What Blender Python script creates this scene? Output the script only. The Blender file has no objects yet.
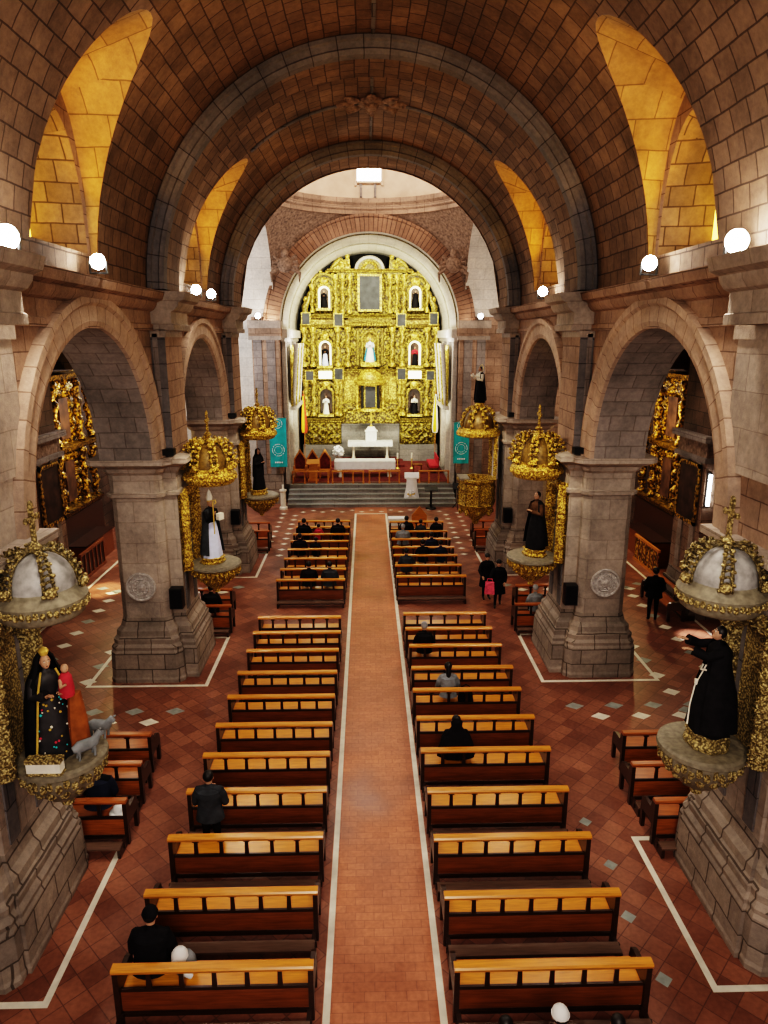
import bpy, bmesh, math, random
from mathutils import Vector, Matrix
R = math.radians
PI = math.pi
random.seed(7)
scene = bpy.context.scene
COL = scene.collection

# ---------------------------------------------------------------- materials
M = {}
def nt(name):
    m = bpy.data.materials.new(name); m.use_nodes = True
    t = m.node_tree; b = t.nodes['Principled BSDF']
    M[name] = m
    return m, t, b
def N(t, typ, **kw):
    n = t.nodes.new(typ)
    for k, v in kw.items():
        if k in n.inputs: n.inputs[k].default_value = v
        else: setattr(n, k, v)
    return n
def ramp(t, stops):
    n = t.nodes.new('ShaderNodeValToRGB'); e = n.color_ramp.elements
    while len(e) < len(stops): e.new(0.5)
    for i, (p, c) in enumerate(stops):
        e[i].position = p; e[i].color = (*c, 1)
    return n
def mixc(t, typ, fac, a, b):
    n = t.nodes.new('ShaderNodeMix'); n.data_type = 'RGBA'; n.blend_type = typ
    if isinstance(fac, (int, float)): n.inputs[0].default_value = fac
    else: t.links.new(fac, n.inputs[0])
    for i, s in ((6, a), (7, b)):
        if isinstance(s, tuple): n.inputs[i].default_value = (*s, 1)
        else: t.links.new(s, n.inputs[i])
    return n.outputs[2]
def plain(name, col, rough=.5, metal=0., var=.25, scale=6., bump=.0, emit=0., spec=.5):
    m, t, b = nt(name)
    tc = N(t, 'ShaderNodeTexCoord')
    nz = N(t, 'ShaderNodeTexNoise', Scale=scale, Detail=5.)
    t.links.new(tc.outputs['Object'], nz.inputs['Vector'])
    lo = tuple(c*(1-var) for c in col); hi = tuple(min(1, c*(1+var)) for c in col)
    r = ramp(t, [(.3, lo), (.7, hi)])
    t.links.new(nz.outputs['Fac'], r.inputs[0])
    t.links.new(r.outputs[0], b.inputs['Base Color'])
    b.inputs['Roughness'].default_value = rough; b.inputs['Metallic'].default_value = metal
    b.inputs['Specular IOR Level'].default_value = spec
    if bump:
        bp = N(t, 'ShaderNodeBump', Strength=bump, Distance=.02)
        t.links.new(nz.outputs['Fac'], bp.inputs['Height']); t.links.new(bp.outputs[0], b.inputs['Normal'])
    if emit:
        b.inputs['Emission Color'].default_value = (*col, 1); b.inputs['Emission Strength'].default_value = emit
    return m
def masonry(name, c1, c2, mortar, bw=.75, bh=.38, ms=.012, rough=.85, stain=.45, bump=.5, hue=None):
    """cut stone blocks in courses, mapped in metres through the UVs"""
    m, t, b = nt(name)
    uv = N(t, 'ShaderNodeUVMap')
    tc = N(t, 'ShaderNodeTexCoord')
    wob = N(t, 'ShaderNodeTexNoise', Scale=1.3, Detail=2.)
    t.links.new(uv.outputs[0], wob.inputs['Vector'])
    add = N(t, 'ShaderNodeMixRGB', blend_type='ADD'); add.inputs[0].default_value = .05
    t.links.new(uv.outputs[0], add.inputs[1]); t.links.new(wob.outputs['Color'], add.inputs[2])
    br = N(t, 'ShaderNodeTexBrick')
    br.offset = .5; br.squash = 1.
    br.inputs['Color1'].default_value = (*c1, 1); br.inputs['Color2'].default_value = (*c2, 1)
    br.inputs['Mortar'].default_value = (*mortar, 1)
    br.inputs['Scale'].default_value = 1.; br.inputs['Mortar Size'].default_value = ms
    br.inputs['Mortar Smooth'].default_value = .3; br.inputs['Bias'].default_value = 0.
    br.inputs['Brick Width'].default_value = bw; br.inputs['Row Height'].default_value = bh
    t.links.new(add.outputs[0], br.inputs['Vector'])
    n1 = N(t, 'ShaderNodeTexNoise', Scale=.55, Detail=6., Roughness=.62)
    t.links.new(tc.outputs['Object'], n1.inputs['Vector'])
    n2 = N(t, 'ShaderNodeTexNoise', Scale=9., Detail=6., Roughness=.7)
    t.links.new(tc.outputs['Object'], n2.inputs['Vector'])
    r1 = ramp(t, [(.32, (1-stain,)*3), (.66, (1.12, 1.08, 1.05))])
    t.links.new(n1.outputs['Fac'], r1.inputs[0])
    r2 = ramp(t, [(.3, (.72, .72, .74)), (.7, (1.18, 1.15, 1.1))])
    t.links.new(n2.outputs['Fac'], r2.inputs[0])
    c = mixc(t, 'MULTIPLY', 1., br.outputs['Color'], r1.outputs[0])
    c = mixc(t, 'MULTIPLY', .8, c, r2.outputs[0])
    t.links.new(c, b.inputs['Base Color'])
    b.inputs['Roughness'].default_value = rough
    b.inputs['Specular IOR Level'].default_value = .3
    inv = N(t, 'ShaderNodeMath', operation='MULTIPLY_ADD')
    t.links.new(br.outputs['Fac'], inv.inputs[0]); inv.inputs[1].default_value = -1.; 
    t.links.new(n2.outputs['Fac'], inv.inputs[2])
    bp = N(t, 'ShaderNodeBump', Strength=bump, Distance=.03)
    t.links.new(inv.outputs[0], bp.inputs['Height']); t.links.new(bp.outputs[0], b.inputs['Normal'])
    return m
def gilt(name, hi, lo, rough=.36, metal=.55, scale=14., bump=.9):
    """carved and gilded wood: bright on the crests, brown in the hollows"""
    m, t, b = nt(name)
    tc = N(t, 'ShaderNodeTexCoord')
    vo = N(t, 'ShaderNodeTexVoronoi', Scale=scale)
    nz = N(t, 'ShaderNodeTexNoise', Scale=scale*.6, Detail=4., Distortion=1.4)
    t.links.new(tc.outputs['Object'], vo.inputs['Vector']); t.links.new(tc.outputs['Object'], nz.inputs['Vector'])
    mx = N(t, 'ShaderNodeMath', operation='MULTIPLY_ADD')
    t.links.new(vo.outputs['Distance'], mx.inputs[0]); mx.inputs[1].default_value = -.8
    t.links.new(nz.outputs['Fac'], mx.inputs[2])
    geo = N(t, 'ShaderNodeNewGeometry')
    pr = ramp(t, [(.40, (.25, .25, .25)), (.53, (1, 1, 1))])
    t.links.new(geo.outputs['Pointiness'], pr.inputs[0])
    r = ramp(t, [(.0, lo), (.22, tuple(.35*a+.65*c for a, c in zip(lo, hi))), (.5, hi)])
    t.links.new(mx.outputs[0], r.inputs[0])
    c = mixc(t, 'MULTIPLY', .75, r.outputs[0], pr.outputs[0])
    t.links.new(c, b.inputs['Base Color'])
    b.inputs['Roughness'].default_value = rough; b.inputs['Metallic'].default_value = metal
    bp = N(t, 'ShaderNodeBump', Strength=bump, Distance=.035)
    t.links.new(mx.outputs[0], bp.inputs['Height']); t.links.new(bp.outputs[0], b.inputs['Normal'])
    return m
def woodmat(name, col, rough=.3, dark=.55, coat=.4):
    m, t, b = nt(name)
    tc = N(t, 'ShaderNodeTexCoord'); mp = N(t, 'ShaderNodeMapping')
    mp.inputs['Scale'].default_value = (1.2, 14, 14)
    t.links.new(tc.outputs['Object'], mp.inputs[0])
    nz = N(t, 'ShaderNodeTexNoise', Scale=2.2, Detail=6., Distortion=.6)
    t.links.new(mp.outputs[0], nz.inputs['Vector'])
    inf = N(t, 'ShaderNodeObjectInfo')
    r = ramp(t, [(.28, tuple(c*dark for c in col)), (.68, col)])
    t.links.new(nz.outputs['Fac'], r.inputs[0])
    t.links.new(r.outputs[0], b.inputs['Base Color'])
    b.inputs['Roughness'].default_value = rough
    b.inputs['Coat Weight'].default_value = coat; b.inputs['Coat Roughness'].default_value = .22
    return m

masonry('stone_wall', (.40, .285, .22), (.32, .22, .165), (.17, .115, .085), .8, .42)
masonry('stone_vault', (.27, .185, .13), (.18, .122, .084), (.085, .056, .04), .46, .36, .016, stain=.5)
masonry('lunette_lit_stone', (.44, .29, .14), (.35, .225, .11), (.2, .13, .06), .7, .5, .012)  # yellow of the lunette light mixed into the stone colour
masonry('stone_pier', (.45, .39, .345), (.39, .335, .295), (.31, .26, .225), .95, .55, .01, stain=.5)
masonry('stone_base', (.35, .30, .26), (.26, .225, .20), (.12, .10, .085), .7, .42, .016, stain=.55)
masonry('stone_dark', (.20, .192, .20), (.155, .148, .155), (.06, .055, .055), .9, .6, .012, stain=.4)
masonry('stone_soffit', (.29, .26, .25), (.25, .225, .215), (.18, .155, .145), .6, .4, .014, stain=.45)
masonry('stone_arch', (.46, .35, .28), (.40, .30, .235), (.24, .165, .125), 5., .42, .012, stain=.35)
masonry('brick_arch', (.30, .185, .13), (.24, .145, .10), (.10, .065, .05), 2., .22, .02, stain=.4)
masonry('white_stone', (.60, .57, .53), (.54, .51, .475), (.4, .37, .33), 1.1, .5, .008, stain=.25, rough=.7)
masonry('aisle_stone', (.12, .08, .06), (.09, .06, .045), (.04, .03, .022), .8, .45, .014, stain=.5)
masonry('step_stone', (.30, .29, .28), (.25, .245, .24), (.15, .14, .13), 1.3, .4, .01, rough=.6)
plain('carved_stone', (.20, .135, .10), .9, var=.5, scale=9, bump=.8)
plain('dome_plaster', (.50, .37, .28), .9, var=.15, scale=1.2)
plain('white_marble', (.72, .68, .58), .4, var=.12, scale=5)
plain('grey_marble', (.27, .30, .28), .4, var=.2, scale=6)
plain('medallion_stone', (.42, .39, .37), .85, var=.3, scale=14, bump=.4)
gilt('gold_retable', (.86, .70, .16), (.26, .17, .025), metal=.1, rough=.42, scale=9., bump=.4)
gilt('gold_panel', (.56, .44, .08), (.08, .05, .008), metal=.1, rough=.45, scale=8., bump=.7)
gilt('gold_shrine', (.95, .68, .13), (.24, .13, .02), metal=.3, scale=22.)
gilt('gold_pale', (.68, .54, .25), (.15, .11, .045), metal=.25, scale=26., rough=.42)
gilt('gold_aisle', (.85, .52, .07), (.06, .03, .008), metal=.4, scale=9.)
plain('dome_grey', (.30, .29, .29), .45, var=.35, scale=7)
plain('dome_gold_dark', (.16, .095, .022), .45, .3, var=.4, scale=12)
plain('shelf_wood', (.20, .175, .13), .6, var=.3, scale=12)
woodmat('pew_orange', (.70, .285, .034), .28, .65, .5)
woodmat('pew_brown', (.24, .075, .022), .35, .55, .35)
woodmat('pew_dark', (.045, .018, .01), .4, .6, .25)
woodmat('kneeler_wood', (.17, .105, .075), .55, .6, .1)
woodmat('side_pew_wood', (.46, .145, .035), .32, .5, .4)
woodmat('chair_wood', (.62, .25, .05), .4, .6, .2)
plain('black_plastic', (.012, .012, .013), .45, var=.2)
plain('black_metal', (.02, .02, .02), .4, .5, var=.2)
plain('black_cloth', (.010, .009, .011), .85, var=.35, scale=10, spec=.2)
plain('charcoal_cloth', (.045, .05, .058), .9, var=.3, spec=.2)
plain('grey_cloth', (.22, .235, .25), .9, var=.3, spec=.2)
plain('navy_cloth', (.02, .024, .045), .9, var=.3, spec=.2)
plain('brown_cloth', (.075, .04, .022), .9, var=.3, spec=.2)
plain('robe_rust', (.30, .10, .03), .8, var=.3, spec=.2)
plain('red_cloth', (.42, .03, .05), .85, var=.25)
plain('pink_bag', (.70, .10, .17), .6, var=.3, scale=18)
plain('white_cloth', (.74, .74, .73), .85, var=.06)
plain('lilac_cloth', (.62, .68, .90), .85, var=.1)
plain('skin', (.45, .26, .17), .6, var=.12)
plain('hair_black', (.010, .008, .008), .5, var=.3)
plain('hair_grey', (.30, .30, .31), .7, var=.3)
plain('teal_cloth', (.015, .34, .36), .8, var=.18, scale=3)
plain('carpet_red', (.13, .022, .018), .95, var=.4, scale=5)
plain('gem_dress', (.022, .02, .024), .6, var=.5)
plain('gem_teal', (.05, .55, .60), .3, var=.2)
plain('gem_white', (.75, .72, .62), .4, var=.2)
plain('gem_gold', (.70, .50, .12), .35, .4, var=.2)
plain('gem_red', (.55, .05, .09), .4, var=.2)
plain('shade_column_black', (.012, .010, .009), .9, var=.3)  # near-black for the painted apse shade and the dark temple columns
plain('painting_grey', (.035, .035, .04), .6, var=.5, scale=2.2)
plain('painting_dark', (.06, .03, .02), .5, var=.8, scale=2.2)
plain('banner_white', (.72, .80, .80), .8, var=.1)
plain('flag_yellow', (.75, .55, .04), .8, var=.1)
plain('flag_red', (.55, .07, .03), .8, var=.1)
plain('ivory', (.80, .77, .68), .6, var=.1)
plain('blue_mantle', (.05, .38, .62), .7, var=.15)
plain('flower_white', (.85, .86, .88), .8, var=.1)
plain('lamp_glow', (1., .96, .9), .3, var=.0, emit=60.)
plain('tube_glow', (.92, .97, 1.), .3, var=.0, emit=14.)
plain('niche_added_glow', (1., .93, .62), .5, var=.0, emit=2.2)  # emission added so niche rims and frieze blocks look lit
plain('window_yellow', (1., .62, .08), .4, var=.25, scale=1.5, emit=5.)
plain('skylight_glow', (1., .97, .93), .4, var=.0, emit=9.)
plain('candle_glow', (1., .85, .5), .4, var=.0, emit=12.)

def floor_material():
    m, t, b = nt('terracotta_floor')
    tc = N(t, 'ShaderNodeTexCoord')
    sep = N(t, 'ShaderNodeSeparateXYZ'); t.links.new(tc.outputs['Object'], sep.inputs[0])
    def tiles(rot, w, h, off, c1, c2, mo, ms):
        mp = N(t, 'ShaderNodeMapping'); mp.inputs['Rotation'].default_value = (0, 0, rot)
        mp.inputs['Location'].default_value = (.13, .07, 0)
        t.links.new(tc.outputs['Object'], mp.inputs[0])
        br = N(t, 'ShaderNodeTexBrick'); br.offset = off
        br.inputs['Color1'].default_value = (*c1, 1); br.inputs['Color2'].default_value = (*c2, 1); br.inputs['Mortar'].default_value = (*mo, 1)
        br.inputs['Scale'].default_value = 1; br.inputs['Mortar Size'].default_value = ms
        br.inputs['Brick Width'].default_value = w; br.inputs['Row Height'].default_value = h
        t.links.new(mp.outputs[0], br.inputs['Vector'])
        return br.outputs['Color']
    diag = tiles(R(45), .34, .34, 0, (.315, .142, .092), (.195, .083, .057), (.145, .068, .05), .008)
    strt = tiles(0, .30, .155, .5, (.50, .205, .115), (.42, .165, .09), (.33, .135, .08), .006)
    ab = N(t, 'ShaderNodeMath', operation='ABSOLUTE'); t.links.new(sep.outputs[0], ab.inputs[0])
    lt = N(t, 'ShaderNodeMath', operation='LESS_THAN'); t.links.new(ab.outputs[0], lt.inputs[0]); lt.inputs[1].default_value = .86
    c = mixc(t, 'MIX', lt.outputs[0], diag, strt)
    n1 = N(t, 'ShaderNodeTexNoise', Scale=.7, Detail=6.); t.links.new(tc.outputs['Object'], n1.inputs['Vector'])
    r1 = ramp(t, [(.3, (.68, .66, .66)), (.7, (1.18, 1.15, 1.12))]); t.links.new(n1.outputs['Fac'], r1.inputs[0])
    c = mixc(t, 'MULTIPLY', 1., c, r1.outputs[0])
    n2 = N(t, 'ShaderNodeTexNoise', Scale=14., Detail=3.); t.links.new(tc.outputs['Object'], n2.inputs['Vector'])
    r2 = ramp(t, [(.3, (.8, .8, .8)), (.7, (1.14, 1.13, 1.12))]); t.links.new(n2.outputs['Fac'], r2.inputs[0])
    c = mixc(t, 'MULTIPLY', .8, c, r2.outputs[0])
    t.links.new(c, b.inputs['Base Color'])
    rr = ramp(t, [(.3, (.30,)*3), (.7, (.50,)*3)]); t.links.new(n1.outputs['Fac'], rr.inputs[0])
    t.links.new(rr.outputs[0], b.inputs['Roughness'])
    b.inputs['Specular IOR Level'].default_value = .45
floor_material()

# ---------------------------------------------------------------- mesh builder
class MB:
    """collects shapes; build() links them as ONE mesh object"""
    def __init__(s): s.v = []; s.f = []; s.m = []; s.uv = []; s.mats = []; s.X = Matrix()
    def mi(s, mat):
        if mat not in s.mats: s.mats.append(mat)
        return s.mats.index(mat)
    def add(s, vs, fs, mat, uvs=None):
        b = len(s.v); k = s.mi(mat)
        s.v.extend(s.X @ Vector(p) for p in vs)
        for i, f in enumerate(fs):
            s.f.append(tuple(b+j for j in f)); s.m.append(k); s.uv.append(uvs[i] if uvs else None)
        return s
    def box(s, lo, hi, mat, taper=1.):
        (x0, y0, z0), (x1, y1, z1) = lo, hi
        if taper == 1.: xs0, xs1, ys0, ys1 = x0, x1, y0, y1
        else:
            cx, cy = (x0+x1)/2, (y0+y1)/2
            xs0, xs1 = cx+(x0-cx)*taper, cx+(x1-cx)*taper; ys0, ys1 = cy+(y0-cy)*taper, cy+(y1-cy)*taper
        vs = [(x0, y0, z0), (x1, y0, z0), (x1, y1, z0), (x0, y1, z0), (xs0, ys0, z1), (xs1, ys0, z1), (xs1, ys1, z1), (xs0, ys1, z1)]
        return s.add(vs, [(0, 3, 2, 1), (4, 5, 6, 7), (0, 1, 5, 4), (1, 2, 6, 5), (2, 3, 7, 6), (3, 0, 4, 7)], mat)
    def prism(s, pts, h0, h1, mat, axis='z'):
        n = len(pts)
        def P(a, b, h): return (a, b, h) if axis == 'z' else ((a, h, b) if axis == 'y' else (h, a, b))
        vs = [P(a, b, h0) for a, b in pts]+[P(a, b, h1) for a, b in pts]
        fs = [tuple(range(n))[::-1], tuple(range(n, 2*n))]+[(i, (i+1) % n, n+(i+1) % n, n+i) for i in range(n)]
        return s.add(vs, fs, mat)
    def lathe(s, prof, mat, c=(0, 0, 0), seg=20, a0=0., a1=2*PI, sx=1., sy=1., fold=None, caps=True, uv=False):
        full = abs(a1-a0-2*PI) < 1e-6
        n = seg if full else seg+1
        vs = []
        for (r, z) in prof:
            for i in range(n):
                a = a0+(a1-a0)*i/seg
                rr = r*(fold(a, z) if fold else 1.)
                vs.append((c[0]+rr*sx*math.cos(a), c[1]+rr*sy*math.sin(a), c[2]+z))
        fs = []
        for j in range(len(prof)-1):
            for i in range(seg):
                k = (i+1) % n
                fs.append((j*n+i, j*n+k, (j+1)*n+k, (j+1)*n+i))
        if caps:
            if prof[0][0] > 1e-4: fs.append(tuple(range(n))[::-1])
            if prof[-1][0] > 1e-4: fs.append(tuple((len(prof)-1)*n+i for i in range(n)))
        return s.add(vs, fs, mat)
    def tube(s, path, rad, mat, seg=8, closed=False, flat=1.):
        P = [Vector(p) for p in path]; n = len(P)
        rs = rad if isinstance(rad, (list, tuple)) else [rad]*n
        vs = []; up = None
        for i in range(n):
            if closed: d = P[(i+1) % n]-P[i-1]
            else: d = P[min(i+1, n-1)]-P[max(i-1, 0)]
            d.normalize()
            if up is None:
                up = Vector((0, 0, 1)) if abs(d.z) < .9 else Vector((1, 0, 0))
            sx = d.cross(up)
            if sx.length < 1e-5: sx = d.orthogonal()
            sx.normalize(); up = sx.cross(d).normalized()
            for k in range(seg):
                a = 2*PI*k/seg
                vs.append(P[i]+(sx*math.cos(a)+up*math.sin(a)*flat)*rs[i])
        fs = []
        for i in range(n if closed else n-1):
            j = (i+1) % n
            for k in range(seg):
                l = (k+1) % seg
                fs.append((i*seg+k, i*seg+l, j*seg+l, j*seg+k))
        if not closed:
            fs.append(tuple(range(seg))[::-1]); fs.append(tuple((n-1)*seg+k for k in range(seg)))
        return s.add(vs, fs, mat)
    def ball(s, c, r, mat, seg=12, rings=8):
        if isinstance(r, (int, float)): r = (r, r, r)
        vs = [(c[0], c[1], c[2]-r[2])]
        for j in range(1, rings):
            p = -PI/2+PI*j/rings
            for i in range(seg):
                a = 2*PI*i/seg
                vs.append((c[0]+r[0]*math.cos(p)*math.cos(a), c[1]+r[1]*math.cos(p)*math.sin(a), c[2]+r[2]*math.sin(p)))
        vs.append((c[0], c[1], c[2]+r[2])); top = len(vs)-1
        fs = [(0, 1+(i+1) % seg, 1+i) for i in range(seg)]
        for j in range(rings-2):
            for i in range(seg):
                a = 1+j*seg; k = (i+1) % seg
                fs.append((a+i, a+k, a+seg+k, a+seg+i))
        a = 1+(rings-2)*seg
        fs += [(a+i, a+(i+1) % seg, top) for i in range(seg)]
        return s.add(vs, fs, mat)
    def grid(s, fn, nu, nv, mat, uvf=None, flip=False):
        vs = [fn(i/nu, j/nv) for j in range(nv+1) for i in range(nu+1)]
        fs = []; uvs = []
        for j in range(nv):
            for i in range(nu):
                a = j*(nu+1)+i; q = (a, a+1, a+nu+2, a+nu+1)
                cs = ((i, j), (i+1, j), (i+1, j+1), (i, j+1))
                if flip: q = q[::-1]; cs = cs[::-1]
                fs.append(q)
                if uvf: uvs.append([uvf(x/nu, y/nv) for x, y in cs])
        return s.add(vs, fs, mat, uvs if uvf else None)
    def strip(s, A, B, mat, closed=False, uvs=None):
        n = len(A); vs = list(A)+list(B)
        fs = [(i, (i+1) % n, n+(i+1) % n, n+i) for i in range(n if closed else n-1)]
        return s.add(vs, fs, mat, uvs)
    def build(s, name, parent=None, smooth=40, recalc=False, loc=None):
        me = bpy.data.meshes.new(name)
        me.from_pydata([tuple(p) for p in s.v], [], s.f)
        for k in s.mats: me.materials.append(M[k])
        me.polygons.foreach_set('material_index', s.m)
        if recalc:
            bm = bmesh.new(); bm.from_mesh(me); bmesh.ops.recalc_face_normals(bm, faces=bm.faces); bm.to_mesh(me); bm.free()
        lay = me.uv_layers.new(name='UVMap'); d = lay.data
        for p in me.polygons:
            u = s.uv[p.index]
            if u and not recalc:
                for li, q in zip(p.loop_indices, u): d[li].uv = q
            else:
                n = p.normal; ax, ay, az = abs(n.x), abs(n.y), abs(n.z)
                for li in p.loop_indices:
                    c = me.vertices[me.loops[li].vertex_index].co
                    d[li].uv = (c.x, c.y) if az > ax and az > ay else ((c.y, c.z) if ax > ay else (c.x, c.z))
        if smooth:
            me.polygons.foreach_set('use_smooth', [True]*len(me.polygons))
            me.set_sharp_from_angle(angle=R(smooth))
        o = bpy.data.objects.new(name, me); COL.objects.link(o)
        if parent: o.parent = parent
        if loc: o.location = loc
        return o

def thing(name, label, cat, loc=(0, 0, 0), rz=0., group=None):
    o = bpy.data.objects.new(name, None); COL.objects.link(o)
    o.empty_display_size = .2
    o.location = loc; o.rotation_euler = (0, 0, rz)
    o['label'] = label; o['category'] = cat
    if group: o['group'] = group
    return o
def tag(o, label, cat, group=None):
    o['label'] = label; o['category'] = cat
    if group: o['group'] = group
    return o
def struct(o, label=None):
    o['kind'] = 'structure'
    if label: o['label'] = label
    return o
def dup(root, loc=None, rz=None, label=None, group=None):
    r = root.copy(); COL.objects.link(r)
    if loc is not None: r.location = loc
    if rz is not None: r.rotation_euler = (0, 0, rz)
    if label: r['label'] = label
    if group: r['group'] = group
    for ch in list(root.children):
        c = ch.copy(); COL.objects.link(c); c.parent = r
        for g in list(ch.children):
            d = g.copy(); COL.objects.link(d); d.parent = c
    return r
def relief(u, v, k=1., p=0.):
    """scrolling carved ornament, 0..1"""
    a = u*k; b = v*k
    w = math.sin(a+1.9*math.sin(b*.8+p))*math.sin(b+1.9*math.sin(a*.9+p*1.7))
    q = math.sin(2.3*a+1.1*math.sin(1.7*b+p))*math.sin(2.1*b+p)
    return max(0., min(1., .5+.55*w+.25*q))
def arc(cx, cz, r, a0, a1, n):
    return [(cx+r*math.cos(a0+(a1-a0)*i/n), cz+r*math.sin(a0+(a1-a0)*i/n)) for i in range(n+1)]
ORD = ['first', 'second', 'third', 'fourth', 'fifth', 'sixth', 'seventh', 'eighth', 'ninth', 'tenth', 'eleventh', 'twelfth']
# ---------------------------------------------------------------- the building
WX, WB, SPR, TOP = 5.5, 6.8, 6.05, 10.1       # nave wall face, back face, arch springing, wall top
PC = [9.3, 18.4, 27.0]                         # pillar centres along the nave
PH = 1.05
BAYS = [(13.85, 3.15), (22.7, 2.95)]
XOUT = 12.6
YC, CA, ZS = 33.2, 5.05, 10.1                 # crossing: centre, half side, springing
AR, AZ = 4.78, 9.55                            # apse arch radius and springing
RV, ZV = 5.5, 10.15                           # nave vault
PX0 = 5.46; PX0R = 5.58
PX = 5.15                                      # pilaster face
LUN = [(13.15, 1.42), (22.75, 1.5)]

# floor with inlaid tiles
mb = MB()
mb.box((-XOUT-.3, -4, -.3), (XOUT+.3, 48, 0), 'terracotta_floor')
def inlay(x, y, mat, w=.19, l=.11):
    mb.add([(x-w, y, .004), (x, y-l, .004), (x+w, y, .004), (x, y+l, .004)], [(0, 1, 2, 3)], mat)
random.seed(3)
for s in (-1, 1):
    for k in range(26):
        y = 7.0+k*1.12
        inlay(s*(4.05 if k % 2 else 3.95), y-.2, 'grey_marble', .13, .13) if (s > 0 and y < 12) else None
    for k in range(22):
        y = 11.6+k*.92
        for xr in (7.75, 9.35):
            inlay(s*xr, y+(.46 if xr > 8 else 0), 'white_marble' if k % 3 != 1 else 'grey_marble', .24, .19)
    for k in range(12):                        # a line across, in front of each pillar
        for yy in (15.9, 24.7):
            x = 4.9+k*.5
            inlay(s*(x+.1), yy-.35-(k % 2)*.5, 'white_marble' if k % 2 else 'grey_marble', .25, .17)
    for k in range(9):
        inlay(s*3.95, 28.2+k*.85, 'white_marble', .18, .13)
        inlay(s*(4.6), 28.6+k*.85, 'white_marble', .16, .12)
for k in range(15): inlay(-3.6+k*.52, 35.75+(k % 2)*.35, 'white_marble', .16, .12)
struct(mb.build('floor', smooth=0), 'terracotta tile floor with pale inlaid tiles')

def strip(n, pts, w=.055, label=None):
    m = MB()
    for (x0, y0), (x1, y1) in zip(pts, pts[1:]):
        d = Vector((x1-x0, y1-y0, 0)).normalized(); q = Vector((-d.y, d.x, 0))*w; e = d*w
        a, b = Vector((x0, y0, 0))-e, Vector((x1, y1, 0))+(e if (x1, y1) == pts[-1] else -e)
        vs = [a+q, a-q, b-q, b+q]
        m.add([(p.x, p.y, .002) for p in vs]+[(p.x, p.y, .008) for p in vs], [(4, 5, 6, 7), (0, 1, 5, 4), (1, 2, 6, 5), (2, 3, 7, 6), (3, 0, 4, 7)], 'white_marble')
    struct(m.build('trim_%d' % n, smooth=0, recalc=True), label)
strip(1, [(-.80, -3), (-.80, 35.3), (.80, 35.3), (.80, -3)], .05, 'white marble strip framing the centre aisle')
k = 2
for s in (-1, 1):
    for i, yc in enumerate(PC):
        x0 = 4.52 if i else 4.72
        strip(k, [(s*5.1, yc+1.5), (s*x0, yc+1.5), (s*x0, yc-1.55), (s*7.65, yc-1.55), (s*7.65, yc+1.4)], .05, 'white marble strip on the floor around a stone pillar'); k += 1
    strip(k, [(s*10.55, 10), (s*10.55, 28)], .05, 'white marble strip along the side chapels'); k += 1

# nave arcade walls
def arcade(s, name):
    m = MB()
    def quad_block(y0, y1, z0, z1):
        a, b = sorted((s*WX, s*WB)); m.box((a, y0, z0), (b, y1, z1), 'stone_wall')
    quad_block(-3, BAYS[0][0]-BAYS[0][1], SPR, TOP)
    edges = [PC[0]+PH+.15]
    for yc, r in BAYS:
        n = 28
        A = [(yc-r*math.cos(PI*i/n), SPR+r*math.sin(PI*i/n)) for i in range(n+1)]
        for x, fl in ((s*WX, s > 0), (s*WB, s < 0)):
            lo = [(x, y, z) for y, z in A]; hi = [(x, y, TOP) for y, z in A]
            m.strip(hi if fl else lo, lo if fl else hi, 'stone_wall')
        f = [(s*WX, y, z) for y, z in A]; g = [(s*WB, y, z) for y, z in A]
        L = [PI*r*i/n for i in range(n+1)]
        uv = [[(0, L[i]), (0, L[i+1]), (1.25, L[i+1]), (1.25, L[i])] for i in range(n)]
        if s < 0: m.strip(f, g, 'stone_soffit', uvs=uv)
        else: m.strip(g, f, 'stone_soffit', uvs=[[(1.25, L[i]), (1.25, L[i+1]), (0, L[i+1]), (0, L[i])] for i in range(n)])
        m.strip([(s*WX, y, TOP) for y, z in A], [(s*WB, y, TOP) for y, z in A], 'stone_wall')
    quad_block(BAYS[0][0]+BAYS[0][1], BAYS[1][0]-BAYS[1][1], SPR, TOP)
    quad_block(BAYS[1][0]+BAYS[1][1], YC-CA, SPR, TOP)
    # a solid upper wall outside the vault
    return struct(m.build(name, smooth=35), 'stone arcade wall of the nave')
arcade(-1, 'wall_left'); arcade(1, 'wall_right')

# moulded archivolts
tn = 12
for s in (-1, 1):
    for yc, r in BAYS:
        m = MB(); n = 36
        prof = [(r, 0), (r, .09), (r+.12, .13), (r+.40, .13), (r+.46, .19), (r+.60, .19), (r+.62, 0)]
        L = 0
        rings = [[(s*(WX-d), yc-rr*math.cos(PI*i/n), SPR+rr*math.sin(PI*i/n)) for i in range(n+1)] for rr, d in prof]
        for j, (A, B) in enumerate(zip(rings, rings[1:])):
            rr = prof[j][0]
            uv = [[(rr*.2, PI*3.4*i/n), (rr*.2, PI*3.4*(i+1)/n), (rr*.2+.1, PI*3.4*(i+1)/n), (rr*.2+.1, PI*3.4*i/n)] for i in range(n)]
            if s < 0: m.strip(A, B, 'stone_arch', uvs=uv)
            else: m.strip(B, A, 'stone_arch', uvs=[[u[3], u[2], u[1], u[0]] for u in uv])
        struct(m.build('trim_%d' % tn, smooth=25), 'moulded stone archivolt over a side arch'); tn += 1

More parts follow.
